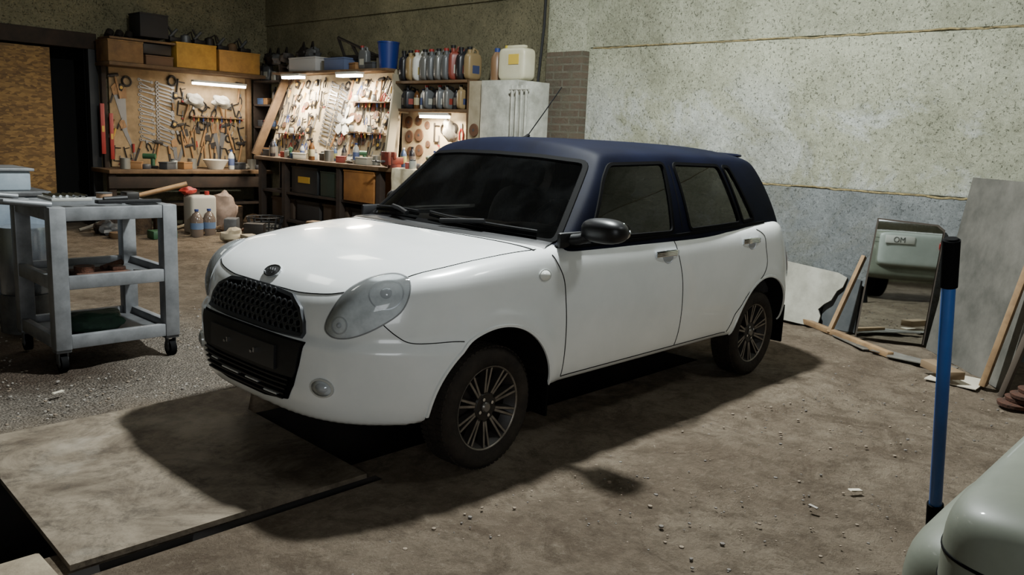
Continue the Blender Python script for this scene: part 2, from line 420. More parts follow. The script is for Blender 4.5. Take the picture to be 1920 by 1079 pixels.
grille=child('grille',b,car,'black honeycomb grille with dark chrome surround')
b=MB(); bar=mat('grille_bar',(66,68,72),.35,.6)
for j in range(5):
    for i in range(-9,10):
        y=i*.040+(j%2)*.020; z=.625+j*.0285
        if not inpoly(y,z,[(a*.955,.677+(q-.677)*.88) for a,q in GO]): continue
        c0=fr3([(y,z)])[0]; n=nrm(Fb,c0[None])[0]; e1=np.cross([0,0,1.],n); e1/=np.linalg.norm(e1); e2=np.cross(n,e1)
        b.tube([c0+n*.012+e1*.0185*cos(t)+e2*.0155*sin(t) for t in np.linspace(0,2*pi,9)[:-1]],.0042,bar,n=5,closed=True)
child('grille_mesh',b,grille)
b=MB(); Vr,Fr=ribbon(g3,Fb,.022,.014); b.add(Vr,Fr,bar); child('grille_frame',b,grille)
LO=[(-.405,.590),(-.385,.50),(-.355,.41),(-.315,.345),(-.15,.325),(.15,.325),(.315,.345),(.355,.41),(.385,.50),(.405,.590),(.2,.592),(-.2,.592)]
l3=fr3(catmull(LO,k=5,lin=True)); b=MB(); Vp,Fp=patch(l3,Fb,.006,10,skirt=.01); b.add(Vp,Fp,gap); intake=child('lower_intake',b,car,'black lower air intake with slats')
b=MB()
for z in (.352,.372,.392,.412,.432):
    yy=np.interp(z,[.345,.41,.5],[.30,.335,.36]); P=fr3([(t,z) for t in np.linspace(-yy,yy,24)]); Vr,Fr=ribbon(P,Fb,.009,.016,.006,closed=False); b.add(Vr,Fr,blk)
child('intake_slat',b,intake)
b=MB(); wb=mat('radiator_glint',(200,202,200),.4)  # pale strips paint bright glints between the intake slats
for y0,y1,z in ((.02,.16,.382),(-.14,-.04,.382),(-.27,-.18,.362),(.2,.26,.402)):
    P=fr3([(t,z) for t in np.linspace(y0,y1,8)]); Vr,Fr=ribbon(P,Fb,.007,.018,.004,closed=False); b.add(Vr,Fr,wb)
child('radiator_glints',b,intake)
b=MB(); up=catmull([(-.395,.582),(-.372,.47),(-.36,.445),(-.15,.44),(.15,.44),(.36,.445),(.372,.47),(.395,.582),(0,.584)],k=5,lin=True)
Vp,Fp=patch(fr3(up),Fb,.014,8,skirt=.012); b.add(Vp,Fp,blk); child('bumper_insert',b,intake)
b=MB(); pl=catmull([(-.26,.555),(-.26,.46),(.26,.46),(.26,.555)],k=8,lin=True); Vp,Fp=patch(fr3(pl),Fb,.024,6,skirt=.012); b.add(Vp,Fp,mat('plate_holder',(34,34,36),.4))
for y in (.10,-.12):
    p=fr3([(y,.515)])[0]; b.box(p[0]-.036,p[0]-.02,y-.018,y-.008,.505,.525,chrome); b.box(p[0]-.036,p[0]-.02,y+.004,y+.018,.50,.51,chrome)
child('plate_bracket',b,intake)
def oval(c,ry,rz,F=Fb,n=28):
    c=snap(np.array([c],float),F)[0]; nn=nrm(F,c[None])[0]; e1=np.cross([0,0,1.],nn); e1/=np.linalg.norm(e1); e2=np.cross(nn,e1)
    return np.array([c+e1*ry*cos(t)+e2*rz*sin(t) for t in np.linspace(0,2*pi,n+1)[:-1]]),c,nn,e1,e2
b=MB(); o3,c,n,e1,e2=oval((-.575,0,.805),.052,.031); Vp,Fp=patch(o3,Fb,.006,4,.002,.006); b.add(Vp,Fp,blk); Vr,Fr=ribbon(o3,Fb,.006,.008); b.add(Vr,Fr,chrome)
for dx in (-.018,0,.018):
    b.tube([c+n*.010+e1*(dx-.006)+e2*.012,c+n*.011+e1*(dx+.006),c+n*.010+e1*(dx-.006)-e2*.012],.0015,chrome,n=5)
child('badge',b,car,'dark oval badge with chrome rim')
b=MB(); o3,c,n,e1,e2=oval((-.64,-.02,.738),.016,.009); Vp,Fp=patch(o3,Fb,.02,3,0,.01); b.add(Vp,Fp,chrome); child('badge',b,grille)
HLp=[(-.388,-.678,.795),(-.368,-.648,.842),(-.384,-.585,.860),(-.445,-.537,.846),(-.527,-.502,.795),(-.58,-.482,.733),(-.612,-.467,.672),(-.622,-.478,.639),(-.605,-.525,.620),(-.56,-.585,.636),(-.505,-.648,.677),(-.437,-.689,.732)]
h3=snap(catmull(HLp,k=5),Fb); bulb=mat('bulb_glass',(190,194,198),.1,.3); fbz=mat('fog_bezel',(186,188,186),.25,.2); rrg=mat('reflector_ring',(176,180,184),.3,.3)
for s in (0,1):
    m=(lambda a:a) if s==0 else (lambda a:mir(*a)); sk='n' if s==0 else 'f'
    b=MB(); b.add(*m(patch(h3,Fb,.003,6)),silver); hl=child('headlight',b,car,'rounded teardrop headlight with clear lens')
    b=MB(); b.add(*m(patch(h3,Fb,.006,10,.022)),lens); child('lens',b,hl)
    b=MB(); b.add(*m(ribbon(h3,Fb,.007,.005)),mat('lamp_edge',(120,122,124),.5)); child('lamp_bezel',b,hl)
    b=MB()
    for cc,r in (((-.45,-.620,.785),.066),((-.578,-.515,.668),.032)):
        o3=oval(cc,r,r)[0]; b.add(*m(ribbon(o3,Fb,.007,.006)),rrg)
        o3=oval(cc,r*.34,r*.34)[0]; b.add(*m(patch(o3,Fb,.006,5,.010)),bulb)
    child('reflector',b,hl)
    o3=oval((-.64,-.485,.425),.048,.034)[0]; b=MB(); b.add(*m(patch(o3,Fb,.003,4)),silver); fg=child('fog_light',b,car,'oval clear fog light')
    b=MB(); b.add(*m(ribbon(o3,Fb,.011,.008)),fbz); o4=oval((-.64,-.485,.425),.026,.020)[0]; b.add(*m(patch(o4,Fb,.008,4,.010)),bulb); child('bezel',b,fg)
    b=MB(); b.add(*m(patch(o3,Fb,.008,5,.010)),lens); child('lens',b,fg)
    o3=oval((.285,-.8,.83),.036,.024)[0]; b=MB(); b.add(*m(patch(o3,Fb,.003,4,.012,.003)),mat('indicator',(214,214,208),.15,coat=.5)); b.add(*m(ribbon(o3,Fb,.005,.004)),fbz); child('side_indicator',b,PART['front_fender'+sk])
    for hx,hz,pk in ((1.25,.853,'front_door'),(2.16,.868,'rear_door')):
        b=MB(); o3=oval((hx+.005,-.8,hz-.010),.045,.034)[0]; b.add(*m(patch(o3,Fb,.0015,4)),mat('handle_cup',(158,160,164),.35)); b.add(*m(ribbon(o3,Fb,.004,.002)),mat('handle_cup',(158,160,164),.35))
        pts=snap(np.array([(hx+t,-.8,hz+.006) for t in np.linspace(-.105,.095,9)]),Fb); nn=nrm(Fb,pts); pts=pts+nn*np.array([.006,.018,.026,.028,.029,.028,.026,.018,.006])[:,None]
        if s: pts[:,1]*=-1
        for k2 in (-.008,0,.008): b.tube([p+np.array([0,0,k2]) for p in pts],.0088,chrome,n=8)
        child('door_handle',b,PART[pk+sk],'chrome door handle')
    sg=-1 if s==0 else 1; mx_,my_=(.545,.895) if s==0 else (.74,.80)
    b=MB(); b.sph((mx_,sg*my_,1.020),(.070,.115 if s==0 else .075,.056),mat('mirror_shell',(18,18,21),.38,spec=.35),n=16,e=.78); mo=child('door_mirror',b,car,'black door mirror')
    b=MB(); b.tube([(mx_-.045,sg*.735,.965),(mx_-.03,sg*.78,.972),(mx_-.015,sg*.83,.99)],.026,blk,n=10); b.box(.42,.58,sg*.735-.012,sg*.735+.012,.93,1.0,blk,.01); child('mirror_mount',b,mo)
    b=MB(); b.sph((mx_+.064,sg*my_,1.020),(.012,.098 if s==0 else .06,.045),mat('mirror_glass',(200,205,210),.03,1),n=12,e=.8); child('mirror_glass',b,mo)
    o3=catmull([(2.70,-.74,.62),(2.72,-.71,.80),(2.75,-.66,.90),(2.80,-.62,.86),(2.84,-.62,.72),(2.80,-.68,.60)],k=5); b=MB(); b.add(*m(patch(snap(o3,Fb),Fb,.004,6,.012)),mat('tail_red',(150,14,14),.15,coat=.6)); child('tail_light',b,car)
    b=MB(); b.box(.335,.350,sg*.70-.085,sg*.70+.085,.17,.42,rub,.005); child('mud_flap',b,car)
    b=MB(); b.box(2.68,2.695,sg*.70-.085,sg*.70+.085,.17,.42,rub,.005); child('mud_flap',b,car)
def wpt(y,z,o):
    p=snap_yz([(y,z)])[0]; return p+nrm(Fg,p[None])[0]*o
for pts,arm in (([(.06,.985),(-.1,.975),(-.3,.968),(-.45,.962),(-.60,.955)],[(-.08,.955),(-.2,.965),(-.33,.975)]),([(.60,.965),(.45,.975),(.3,.98),(.15,.98)],[(.2,.965),(.3,.98),(.38,.985)])):
    b=MB(); b.tube([wpt(a,c+.012,.016) for a,c in pts],.008,rub,n=6); b.tube([wpt(a,c+.02,.028) for a,c in pts],.005,blk,n=6); b.tube([wpt(a,c+.01,.04) for a,c in arm],.012,blk,n=8)
    child('wiper',b,car,'black windshield wiper')
b=MB(); b.sph((2.42,0,1.364),(.13,.50,.018),navy,n=14,e=.6); child('spoiler',b,car)
b=MB(); b.cyl((.955,0,1.405),(.99,0,1.43),.016,rub,r1=.010); b.tube([(.975,0,1.42),(1.11,0,1.56),(1.245,0,1.704)],.0032,rub,n=6); child('antenna',b,car,'thin black roof antenna')
ci=mat('cabin_trim',(46,46,50),.8,c2=(32,32,36),scale=8)
b=MB(); b.box(.42,2.6,-.68,.68,.50,.53,ci); b.box(.42,.44,-.68,.68,.5,.93,ci); b.box(2.58,2.6,-.66,.66,.5,.95,ci); b.box(.42,2.6,-.70,-.685,.5,.94,ci); b.box(.42,2.6,.685,.70,.5,.94,ci)
child('cabin_floor',b,car)
b=MB(); b.sph((.62,0,.90),(.24,.66,.075),ci,n=16,e=.6); b.sph((.66,-.34,.955),(.12,.17,.04),ci,n=10,e=.7); child('dashboard',b,car)
b=MB(); M=Matrix.Translation((.84,-.34,.95))@Matrix.Rotation(radians(-62),4,'Y')
b.tube([M@Vector((.165*cos(t),.165*sin(t),0)) for t in np.linspace(0,2*pi,29)[:-1]],.014,rub,closed=True)
for t in (0,radians(125),radians(235)): b.tube([M@Vector((0,0,-.02)),M@Vector((.16*cos(t),.16*sin(t),0))],.014,rub)
b.sph(tuple(M@Vector((0,0,-.015))),(.05,.05,.05),rub); child('steering_wheel',b,car)
for sx,sy in ((1.22,-.34),(1.22,.34),(2.05,-.33),(2.05,.33)):
    b=MB(); b.sph((sx-.25,sy,.60),(.28,.24,.09),seatm,n=12,e=.6)
    M=Matrix.Translation((sx+.06,sy,.84))@Matrix.Rotation(radians(14),4,'Y'); b.sph((0,0,0),(.075,.235,.29),seatm,n=12,e=.6,M=M)
    b.sph((0,0,.37),(.05,.12,.085),seatm,n=12,e=.65,M=M); b.cyl((0,-.05,.25),(0,-.05,.34),.007,chrome,M=M); b.cyl((0,.05,.25),(0,.05,.34),.007,chrome,M=M)
    child('car_seat',b,car)
b=MB(); b.sph((.93,-.0,1.27),(.015,.10,.032),rub,n=10,e=.7); b.cyl((.93,0,1.28),(.91,0,1.33),.008,rub); child('rear_view_mirror',b,car)
b=MB(); b.box(-.42,2.75,-.48,.48,.20,.31,well,.03); child('underbody',b,car)
def wheel(x,s,steer=0):
    prof=[(.178,-.062),(.190,-.076),(.216,-.085),(.242,-.083),(.258,-.072),(.266,-.055),(.268,0),(.266,.055),(.258,.072),(.242,.083),(.216,.085),(.190,.076),(.178,.062)]
    t=MB(); t.lathe(prof,tyre,axis='y',n=64)
    for i in range(64):
        a=2*pi*i/64
        for yy in (-.045,0,.045):
            M=Matrix.Rotation(a+(.05 if yy==0 else 0),4,'Y'); t.box(-.008,.008,yy-.018,yy+.018,.265,.271,tyre,M=M)
    r=MB(); r.lathe([(.150,-.02),(.172,-.060),(.184,-.068),(.188,-.062),(.182,-.052),(.176,.0),(.176,.06),(.17,.06),(.17,-.01)],rimd,axis='y',n=64)
    r.lathe([(.180,-.0695),(.184,-.0712),(.1865,-.068),(.178,-.066)],rimm,axis='y',n=64)
    r.lathe([(.0,-.050),(.058,-.052),(.064,-.045),(.064,-.01),(.0,-.01)],rimd,axis='y',n=40)
    for i in range(10):
        for dd in (-.085,.085):
            M=Matrix.Rotation(2*pi*i/10+dd,4,'Y')
            poly=[(-.0075,-.050,.055),(.0075,-.050,.055),(.006,-.066,.178),(-.006,-.066,.178),(-.011,-.026,.055),(.011,-.026,.055),(.010,-.035,.178),(-.010,-.035,.178)]
            r.add(poly,[(0,3,2,1),(4,5,6,7),(0,4,7,3),(1,2,6,5),(0,1,5,4),(3,7,6,2)],rimd,M)
            top=[(-.0046,-.0516,.066),(.0046,-.0516,.066),(.0044,-.0676,.176),(-.0044,-.0676,.176),(-.0046,-.048,.066),(.0046,-.048,.066),(.0044,-.063,.176),(-.0044,-.063,.176)]
            r.add(top,[(0,3,2,1),(4,5,6,7),(0,4,7,3),(1,2,6,5),(0,1,5,4),(3,7,6,2)],rimm,M)
    for i in range(4):
        a=2*pi*i/4+.4; r.cyl((.040*cos(a),-.058,.040*sin(a)),(.040*cos(a),-.045,.040*sin(a)),.008,chrome,n=6)
    h=MB(); h.lathe([(.0,-.064),(.018,-.063),(.023,-.057),(.023,-.045),(0,-.045)],mat('hub_cap',(110,106,100),.3,.5),axis='y',n=24)
    d=MB(); d.lathe([(.0,.0),(.12,.0),(.12,.015),(0,.015)],mat('brake_steel',(52,45,40),.7,.3),axis='y',n=40); d.lathe([(0,.03),(.168,.03),(.168,.035),(0,.035)],well,axis='y',n=40)
    R=Matrix.Rotation(0 if s<0 else pi,4,'Z')@Matrix.Rotation(steer,4,'Z')
    w=obj('wheel',r,label='dark multi-spoke alloy wheel with worn tyre'); w.parent=car; w.matrix_local=Matrix.Translation((x-1.1,s*.68,.272))@R
    for nm,q in (('tire',t),('hub_cap',h),('brake_disc',d)):
        c=obj(nm,q); c.parent=w
wheel(0,-1,radians(2)); wheel(0,1,radians(-2)); wheel(2.34,-1); wheel(2.34,1)
# ------------------------------------------------------------------ room materials
def nodes_mat(name):
    m=bpy.data.materials.new(name); m.use_nodes=True; nt=m.node_tree; MATS[name]=m
    return m,nt,nt.nodes['Principled BSDF'],nt.links.new
def N(nt,t,**kw):
    n=nt.nodes.new('ShaderNode'+t)
    for k,v in kw.items(): setattr(n,k,v)
    return n
def noi(nt,tc,scale,detail=6,rough=.6,dist=0,vec=None):
    n=N(nt,'TexNoise'); n.inputs['Scale'].default_value=scale; n.inputs['Detail'].default_value=detail; n.inputs['Roughness'].default_value=rough; n.inputs['Distortion'].default_value=dist
    nt.links.new(vec or tc.outputs['Object'],n.inputs['Vector']); return n.outputs['Fac']
def mr(nt,src,a,b,c=0.,d=1.):
    n=N(nt,'MapRange'); n.clamp=True
    for i,v in enumerate((a,b,c,d)): n.inputs[i+1].default_value=v
    nt.links.new(src,n.inputs[0]); return n.outputs[0]
def mixc(nt,f,c1,c2,mode='MIX'):
    n=N(nt,'Mix',data_type='RGBA',blend_type=mode)
    if isinstance(f,(int,float)): n.inputs[0].default_value=f
    else: nt.links.new(f,n.inputs[0])
    for i,c in ((6,c1),(7,c2)):
        if isinstance(c,tuple): n.inputs[i].default_value=(*srgb(c),1)
        else: nt.links.new(c,n.inputs[i])
    return n.outputs[2]
def mth(nt,op,a,b):
    n=N(nt,'Math',operation=op)
    for i,v in enumerate((a,b)):
        if isinstance(v,(int,float)): n.inputs[i].default_value=v
        else: nt.links.new(v,n.inputs[i])
    return n.outputs[0]
def concrete(name,up,up2,wash,low,band=True):
    m,nt,b,L=nodes_mat(name); tc=N(nt,'TexCoord'); sp=N(nt,'SeparateXYZ'); L(tc.outputs['Object'],sp.inputs[0])
    c=mixc(nt,mr(nt,noi(nt,tc,1.6,10,.75),.38,.62),up,up2)
    w=mth(nt,'MULTIPLY',mr(nt,noi(nt,tc,1.2,10,.75,.5),.47,.56),mth(nt,'MULTIPLY',mr(nt,sp.outputs['Z'],2.15,1.7),.8))
    c=mixc(nt,w,c,wash)
    if band:
        lowc=mixc(nt,mr(nt,noi(nt,tc,3,10,.75),.38,.66),low,tuple(min(255,int(v*1.22)) for v in low))
        c=mixc(nt,mr(nt,sp.outputs['Z'],1.15,1.11),c,lowc)
        c=mixc(nt,mr(nt,noi(nt,tc,.8,8,.7,1.2),.55,.68,0,.45),c,(118,116,98))
    pits=mth(nt,'MULTIPLY',mr(nt,noi(nt,tc,55,4,.75),.58,.66),mr(nt,sp.outputs['Z'],.9,1.3,.45,1.0)); c=mixc(nt,mth(nt,'MULTIPLY',pits,.7),c,(70,72,62))
    sp2=mr(nt,noi(nt,tc,20,10,.9),.33,.60,.6,1.1)
    cc=N(nt,'CombineXYZ')
    for i in range(3): L(sp2,cc.inputs[i])
    c=mixc(nt,1.0,c,cc.outputs[0],'MULTIPLY')
    L(c,b.inputs['Base Color']); b.inputs['Roughness'].default_value=.94; b.inputs['Specular IOR Level'].default_value=.2
    bp=N(nt,'Bump'); bp.inputs['Strength'].default_value=.9; bp.inputs['Distance'].default_value=.025
    h=mth(nt,'ADD',noi(nt,tc,22,10,.8),mth(nt,'MULTIPLY',pits,-.8)); L(h,bp.inputs['Height']); L(bp.outputs[0],b.inputs['Normal']); return m
conc=concrete('concrete_wall',(160,161,138),(196,197,174),(210,213,207),(114,118,118))
conc2=concrete('concrete_back',(112,108,86),(138,132,106),(140,136,112),(96,92,78),False)
def dirt():
    m,nt,b,L=nodes_mat('dirt_floor'); tc=N(nt,'TexCoord'); sp=N(nt,'SeparateXYZ'); L(tc.outputs['Object'],sp.inputs[0])
    c=mixc(nt,mr(nt,noi(nt,tc,1.1,10,.7,.5),.38,.62),(128,113,97),(164,149,130))
    c=mixc(nt,mr(nt,noi(nt,tc,2.2,12,.75,1.5),.52,.60,0,.5),c,(96,82,68))
    c=mixc(nt,mr(nt,noi(nt,tc,7,12,.8),.45,.62,0,.7),c,(100,87,73))
    c=mixc(nt,mr(nt,noi(nt,tc,30,8,.8),.54,.68,0,.5),c,(182,170,152))
    c=mixc(nt,mr(nt,noi(nt,tc,60,6,.8),.60,.70,0,.6),c,(76,65,56))
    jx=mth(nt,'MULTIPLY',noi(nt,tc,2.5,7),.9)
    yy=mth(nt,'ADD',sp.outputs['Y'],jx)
    g=mth(nt,'MULTIPLY',mth(nt,'MULTIPLY',mr(nt,yy,1.2,1.55),mr(nt,yy,3.5,2.6)),mr(nt,mth(nt,'ADD',sp.outputs['X'],jx),1.3,.6))
    v=N(nt,'TexVoronoi'); v.inputs['Scale'].default_value=75; L(tc.outputs['Object'],v.inputs['Vector'])
    sv=N(nt,'SeparateColor'); L(v.outputs['Color'],sv.inputs[0])
    gc=mixc(nt,sv.outputs[0],(98,92,86),(160,152,142))
    c=mixc(nt,mth(nt,'MULTIPLY',g,.75),c,gc)
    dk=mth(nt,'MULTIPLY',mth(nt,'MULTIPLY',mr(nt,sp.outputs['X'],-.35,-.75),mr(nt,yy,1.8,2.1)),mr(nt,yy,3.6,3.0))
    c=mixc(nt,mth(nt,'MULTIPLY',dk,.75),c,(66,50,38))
    L(c,b.inputs['Base Color']); b.inputs['Roughness'].default_value=.97; b.inputs['Specular IOR Level'].default_value=.12
    bp=N(nt,'Bump'); bp.inputs['Strength'].default_value=1.0; bp.inputs['Distance'].default_value=.08
    h=mth(nt,'ADD',mth(nt,'MULTIPLY',noi(nt,tc,5,12,.78),1.3),mth(nt,'MULTIPLY',noi(nt,tc,36,8,.75),.35))
    h=mth(nt,'ADD',h,mth(nt,'MULTIPLY',mth(nt,'MULTIPLY',v.outputs['Distance'],g),-.6))
    L(h,bp.inputs['Height']); L(bp.outputs[0],b.inputs['Normal']); return m
dirtm=dirt()
def osb():
    m,nt,b,L=nodes_mat('chipboard'); tc=N(nt,'TexCoord'); mp_=N(nt,'Mapping'); mp_.inputs['Rotation'].default_value=(0,.6,0); mp_.inputs['Scale'].default_value=(9,9,24); L(tc.outputs['Object'],mp_.inputs[0])
    v=N(nt,'TexVoronoi'); v.inputs['Scale'].default_value=2.0; L(mp_.outputs[0],v.inputs['Vector']); sv=N(nt,'SeparateColor'); L(v.outputs['Color'],sv.inputs[0])
    c=mixc(nt,sv.outputs[0],(84,62,36),(138,108,64)); L(c,b.inputs['Base Color']); b.inputs['Roughness'].default_value=.8; return m
osbm=osb()
def brick():
    m,nt,b,L=nodes_mat('brick'); tc=N(nt,'TexCoord')
    sp=N(nt,'SeparateXYZ'); L(tc.outputs['Object'],sp.inputs[0]); cb_=N(nt,'CombineXYZ'); L(sp.outputs['Y'],cb_.inputs[0]); L(sp.outputs['Z'],cb_.inputs[1])
    t=N(nt,'TexBrick'); t.inputs['Scale'].default_value=1; t.inputs['Brick Width'].default_value=.24; t.inputs['Row Height'].default_value=.075; t.inputs['Mortar Size'].default_value=.010
    t.inputs['Color1'].default_value=(*srgb((112,94,78)),1); t.inputs['Color2'].default_value=(*srgb((88,76,64)),1); t.inputs['Mortar'].default_value=(*srgb((116,112,98)),1)
    L(cb_.outputs[0],t.inputs['Vector']); L(mixc(nt,mr(nt,noi(nt,tc,9,10,.8),.42,.60,0,.85),t.outputs['Color'],(102,98,82)),b.inputs['Base Color']); b.inputs['Roughness'].default_value=.95
    bp=N(nt,'Bump'); bp.inputs['Strength'].default_value=1.0; bp.inputs['Distance'].default_value=.03; h=mth(nt,'ADD',mth(nt,'MULTIPLY',t.outputs['Fac'],-.7),noi(nt,tc,25,8,.8)); L(h,bp.inputs['Height']); L(bp.outputs[0],b.inputs['Normal']); return m
brickm=brick()
# ------------------------------------------------------------------ room
XR,YB=4.3,8.5; X0,Y0,ZC=-5.0,-6.0,4.4
holes=[(-2.6,2.4,-.35,.50),(-1.60,-.40,-.55,-.50)]
def floor():
    st=.05; nx=int(round((XR+.3-X0)/st))+1; ny=int(round((YB+.6-Y0)/st))+1
    V=[]
    for j in range(ny):
        for i in range(nx):
            x=X0+i*st;y=Y0+j*st
            z=.022*noise.noise(Vector((x*1.1,y*1.1,0)))+.018*noise.noise(Vector((x*3.2,y*3.2,3)))+.014*noise.noise(Vector((x*9,y*9,7)))
            near=0
            for a,b_,c,d in holes:
                dx=max(a-x,0,x-b_);dy=max(c-y,0,y-d); near=max(near,1-min(1,hypot(dx,dy)/.2))
            if -1.75<x<-.15 and -.65<y<1.0: near=max(near,.9)
            for wx in (0,2.34):
                for wy in (-.69,.69): near=max(near,1-min(1,hypot(x-wx,y-wy)/.25))
            z=z*(1-near)-.002*near
            V.append((x,y,min(z,.02)))
    F=[]
    for j in range(ny-1):
        for i in range(nx-1):
            cx=X0+(i+.5)*st;cy=Y0+(j+.5)*st
            if any(a<cx<b_ and c<cy<d for a,b_,c,d in holes): continue
            a=j*nx+i; F.append((a,a+1,a+nx+1,a+nx))
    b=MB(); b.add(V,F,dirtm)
    pm=mat('pit_concrete',(40,34,30),.95,c2=(24,21,19),scale=5)
    for (a,b_,c,d),dp in zip(holes,(1.3,.16)):
        V=[(a,c,-.002),(b_,c,-.002),(b_,d,-.002),(a,d,-.002),(a,c,-dp),(b_,c,-dp),(b_,d,-dp),(a,d,-dp)]
        b.add(V,[(0,1,5,4),(1,2,6,5),(2,3,7,6),(3,0,4,7),(4,5,6,7)],pm)
    return obj('floor',b.mesh('floor',180),kind='structure')
floor()
b=MB(); foam=mat('seam_foam',(150,134,90),.9,c2=(88,80,60),scale=20,bump=.5)
for z0,z1 in ((0,1.115),(1.13,2.325),(2.34,3.4),(3.42,ZC)): b.box(XR,XR+.3,Y0,2.27,z0-(.2 if z0==0 else 0),z1,conc,.006)
b.box(XR+.02,XR+.3,Y0,2.27,-.2,ZC,conc)
obj('wall_right',b,kind='structure')
for i,z in enumerate((1.122,2.332)):
    pts=[(XR+.004+.008*noise.noise(Vector((y*5,z,0))),y,z+.014*noise.noise(Vector((y*3,z*7,0)))+.009*noise.noise(Vector((y*15,z,2)))) for y in np.arange(Y0+.1,2.25,.025)]
    t=MB(); t.tube(pts,.009,foam,n=6); obj('trim_%d'%(i+1),t,kind='structure')
b=MB(); b.box(XR+.02,XR+.3,2.75,YB+.3,-.2,ZC,conc2); b.box(XR+.0,XR+.02,2.76,YB,2.9,ZC,conc2); obj('wall_side',b,kind='structure')
b=MB(); b.box(XR-.10,XR+.25,2.27,2.75,0,2.30,brickm); b.box(XR-.06,XR+.25,2.265,2.78,2.30,ZC,conc); obj('trim_3',b,kind='structure')
b=MB(); b.box(1.85,XR+.3,YB,YB+.3,-.2,ZC,conc2); b.box(X0,-.3,YB,YB+.3,-.2,ZC,conc2); b.box(-.3,1.85,YB,YB+.3,2.5,ZC,conc2); obj('wall_back',b,kind='structure')
dkw=mat('dark_timber',(52,38,28),.85,c2=(34,26,20),scale=6)
dks=mat('dark_steel',(26,26,28),.6)
b=MB(); b.box(-.3,1.86,YB-.03,YB+.1,2.3,2.5,dkw,.01); b.box(1.74,1.86,YB-.05,YB+.1,0,2.3,dks,.006); b.box(-.4,1.9,YB+.55,YB+.6,-.1,2.6,mat('doorway_dark',(8,8,8),1)); b.box(-.4,-.3,YB,YB+.6,0,2.5,dkw); obj('trim_4',b,kind='structure')  # black sheet paints the darkness behind the open doorway
b=MB(); b.box(.10,1.29,YB-.04,YB,.02,2.27,osbm,.003); obj('door_1',b,kind='structure')
b=MB(); b.box(X0-.3,X0,Y0,YB+.3,-.2,ZC,conc2); obj('wall_left',b,kind='structure')
b=MB(); b.box(X0-.3,XR+.3,Y0-.3,Y0,-.2,ZC,conc2); obj('wall_front',b,kind='structure')
b=MB(); b.box(X0-.3,XR+.3,Y0-.3,YB+.3,ZC,ZC+.2,mat('ceiling_concrete',(78,76,68),.95,c2=(60,58,52),scale=2)); obj('ceiling',b,kind='structure')
b=MB(); b.tube([(XR-.12,2.84,1.95),(XR-.08,2.82,2.6),(XR-.08,2.81,3.4),(XR-.08,2.81,ZC)],.014,dks); obj('conduit',b,label='thin dark cable conduit running up beside the brick column',cat='pipe')
# ------------------------------------------------------------------ pit plate, curb
def platemat():
    m,nt,b,L=nodes_mat('plate_board'); tc=N(nt,'TexCoord')
    c=mixc(nt,mr(nt,noi(nt,tc,2.6,12,.75,.8),.38,.60),(74,64,53),(124,113,98))
    c=mixc(nt,mr(nt,noi(nt,tc,9,12,.85,.3),.50,.62,0,.7),c,(56,49,42))
    c=mixc(nt,mr(nt,noi(nt,tc,1.3,6,.6),.55,.68,0,.7),c,(158,150,136))
    L(c,b.inputs['Base Color']); b.inputs['Roughness'].default_value=.8; b.inputs['Specular IOR Level'].default_value=.3
    bp=N(nt,'Bump'); bp.inputs['Strength'].default_value=.4; bp.inputs['Distance'].default_value=.01; L(noi(nt,tc,12,10,.8),bp.inputs['Height']); L(bp.outputs[0],b.inputs['Normal']); return m
platem=platemat()
b=MB(); V=[(-1.585,-.50),(-.455,-.515),(-.425,.50),(-.20,.86),(-1.43,.86),(-1.55,.35)]
K=len(V); b.add([(x,y,.006) for x,y in V]+[(x,y,.026) for x,y in V],[tuple(reversed(range(K))),tuple(range(K,2*K))]+[(i,(i+1)%K,K+(i+1)%K,K+i) for i in range(K)],platem)
obj('pit_cover',b,label='worn dusty grey-brown board covering the inspection pit',cat='board')
b=MB(); b.box(-2.3,-1.63,-.62,-.36,-.002,.035,mat('curb',(140,128,108),.9,c2=(112,100,84),scale=9,bump=.4),.012); obj('curb_slab',b,label='pale crumbling concrete slab at the pit edge',cat='slab')
b=MB(); gm=[mat('stone%s'%k,c,.9) for k,c in (('a',(142,136,128)),('b',(104,98,92)),('c',(126,112,96)))]
for i in range(2700):
    if i<1600: x=rng.uniform(-2.2,1.1);y=rng.uniform(1.0,3.0)
    else: x=rng.uniform(-1.8,3.2);y=rng.uniform(-2.9,-1.0)
    if -1.0<x<-.1 and 1.6<y<2.5: continue
    r=rng.uniform(.004,.010)*(1 if i<1600 else rng.choice([.5,.6,.7,1.1]))
    b.sph((x,y,.004),(r,r*rng.uniform(.7,1.2),r*.6),gm[i%3] if i<1600 else gm[1+i%2],n=3)
obj('gravel',b,label='loose grey gravel scattered over the dirt floor',cat='gravel',kind='stuff')
scr=mat('paper_scrap',(186,178,160),.9)
for k,(x,y,s,c) in enumerate([(.15,-2.2,.05,scr),(-.35,-2.35,.07,mat('scrap_tan',(160,126,84),.9)),(1.0,-1.95,.03,scr),(-.1,-2.55,.03,scr),(-.3,-1.75,.025,gm[0]),(-1.02,1.35,.03,scr),(.7,-1.9,.02,gm[0])]):
    b=MB(); M=Matrix.Rotation(k*1.3,4,'Z'); b.prism([(-s,.0),(-s*.3,.004),(s*.4,.001),(s,.006),(s*.9,.009),(-s*.9,.005)],-s*.35,s*.4,c,M)
    obj('debris_scrap',b,label='small torn scrap lying on the dirt',cat='scrap',group='scraps on the dirt floor',loc=(x,y,.014))
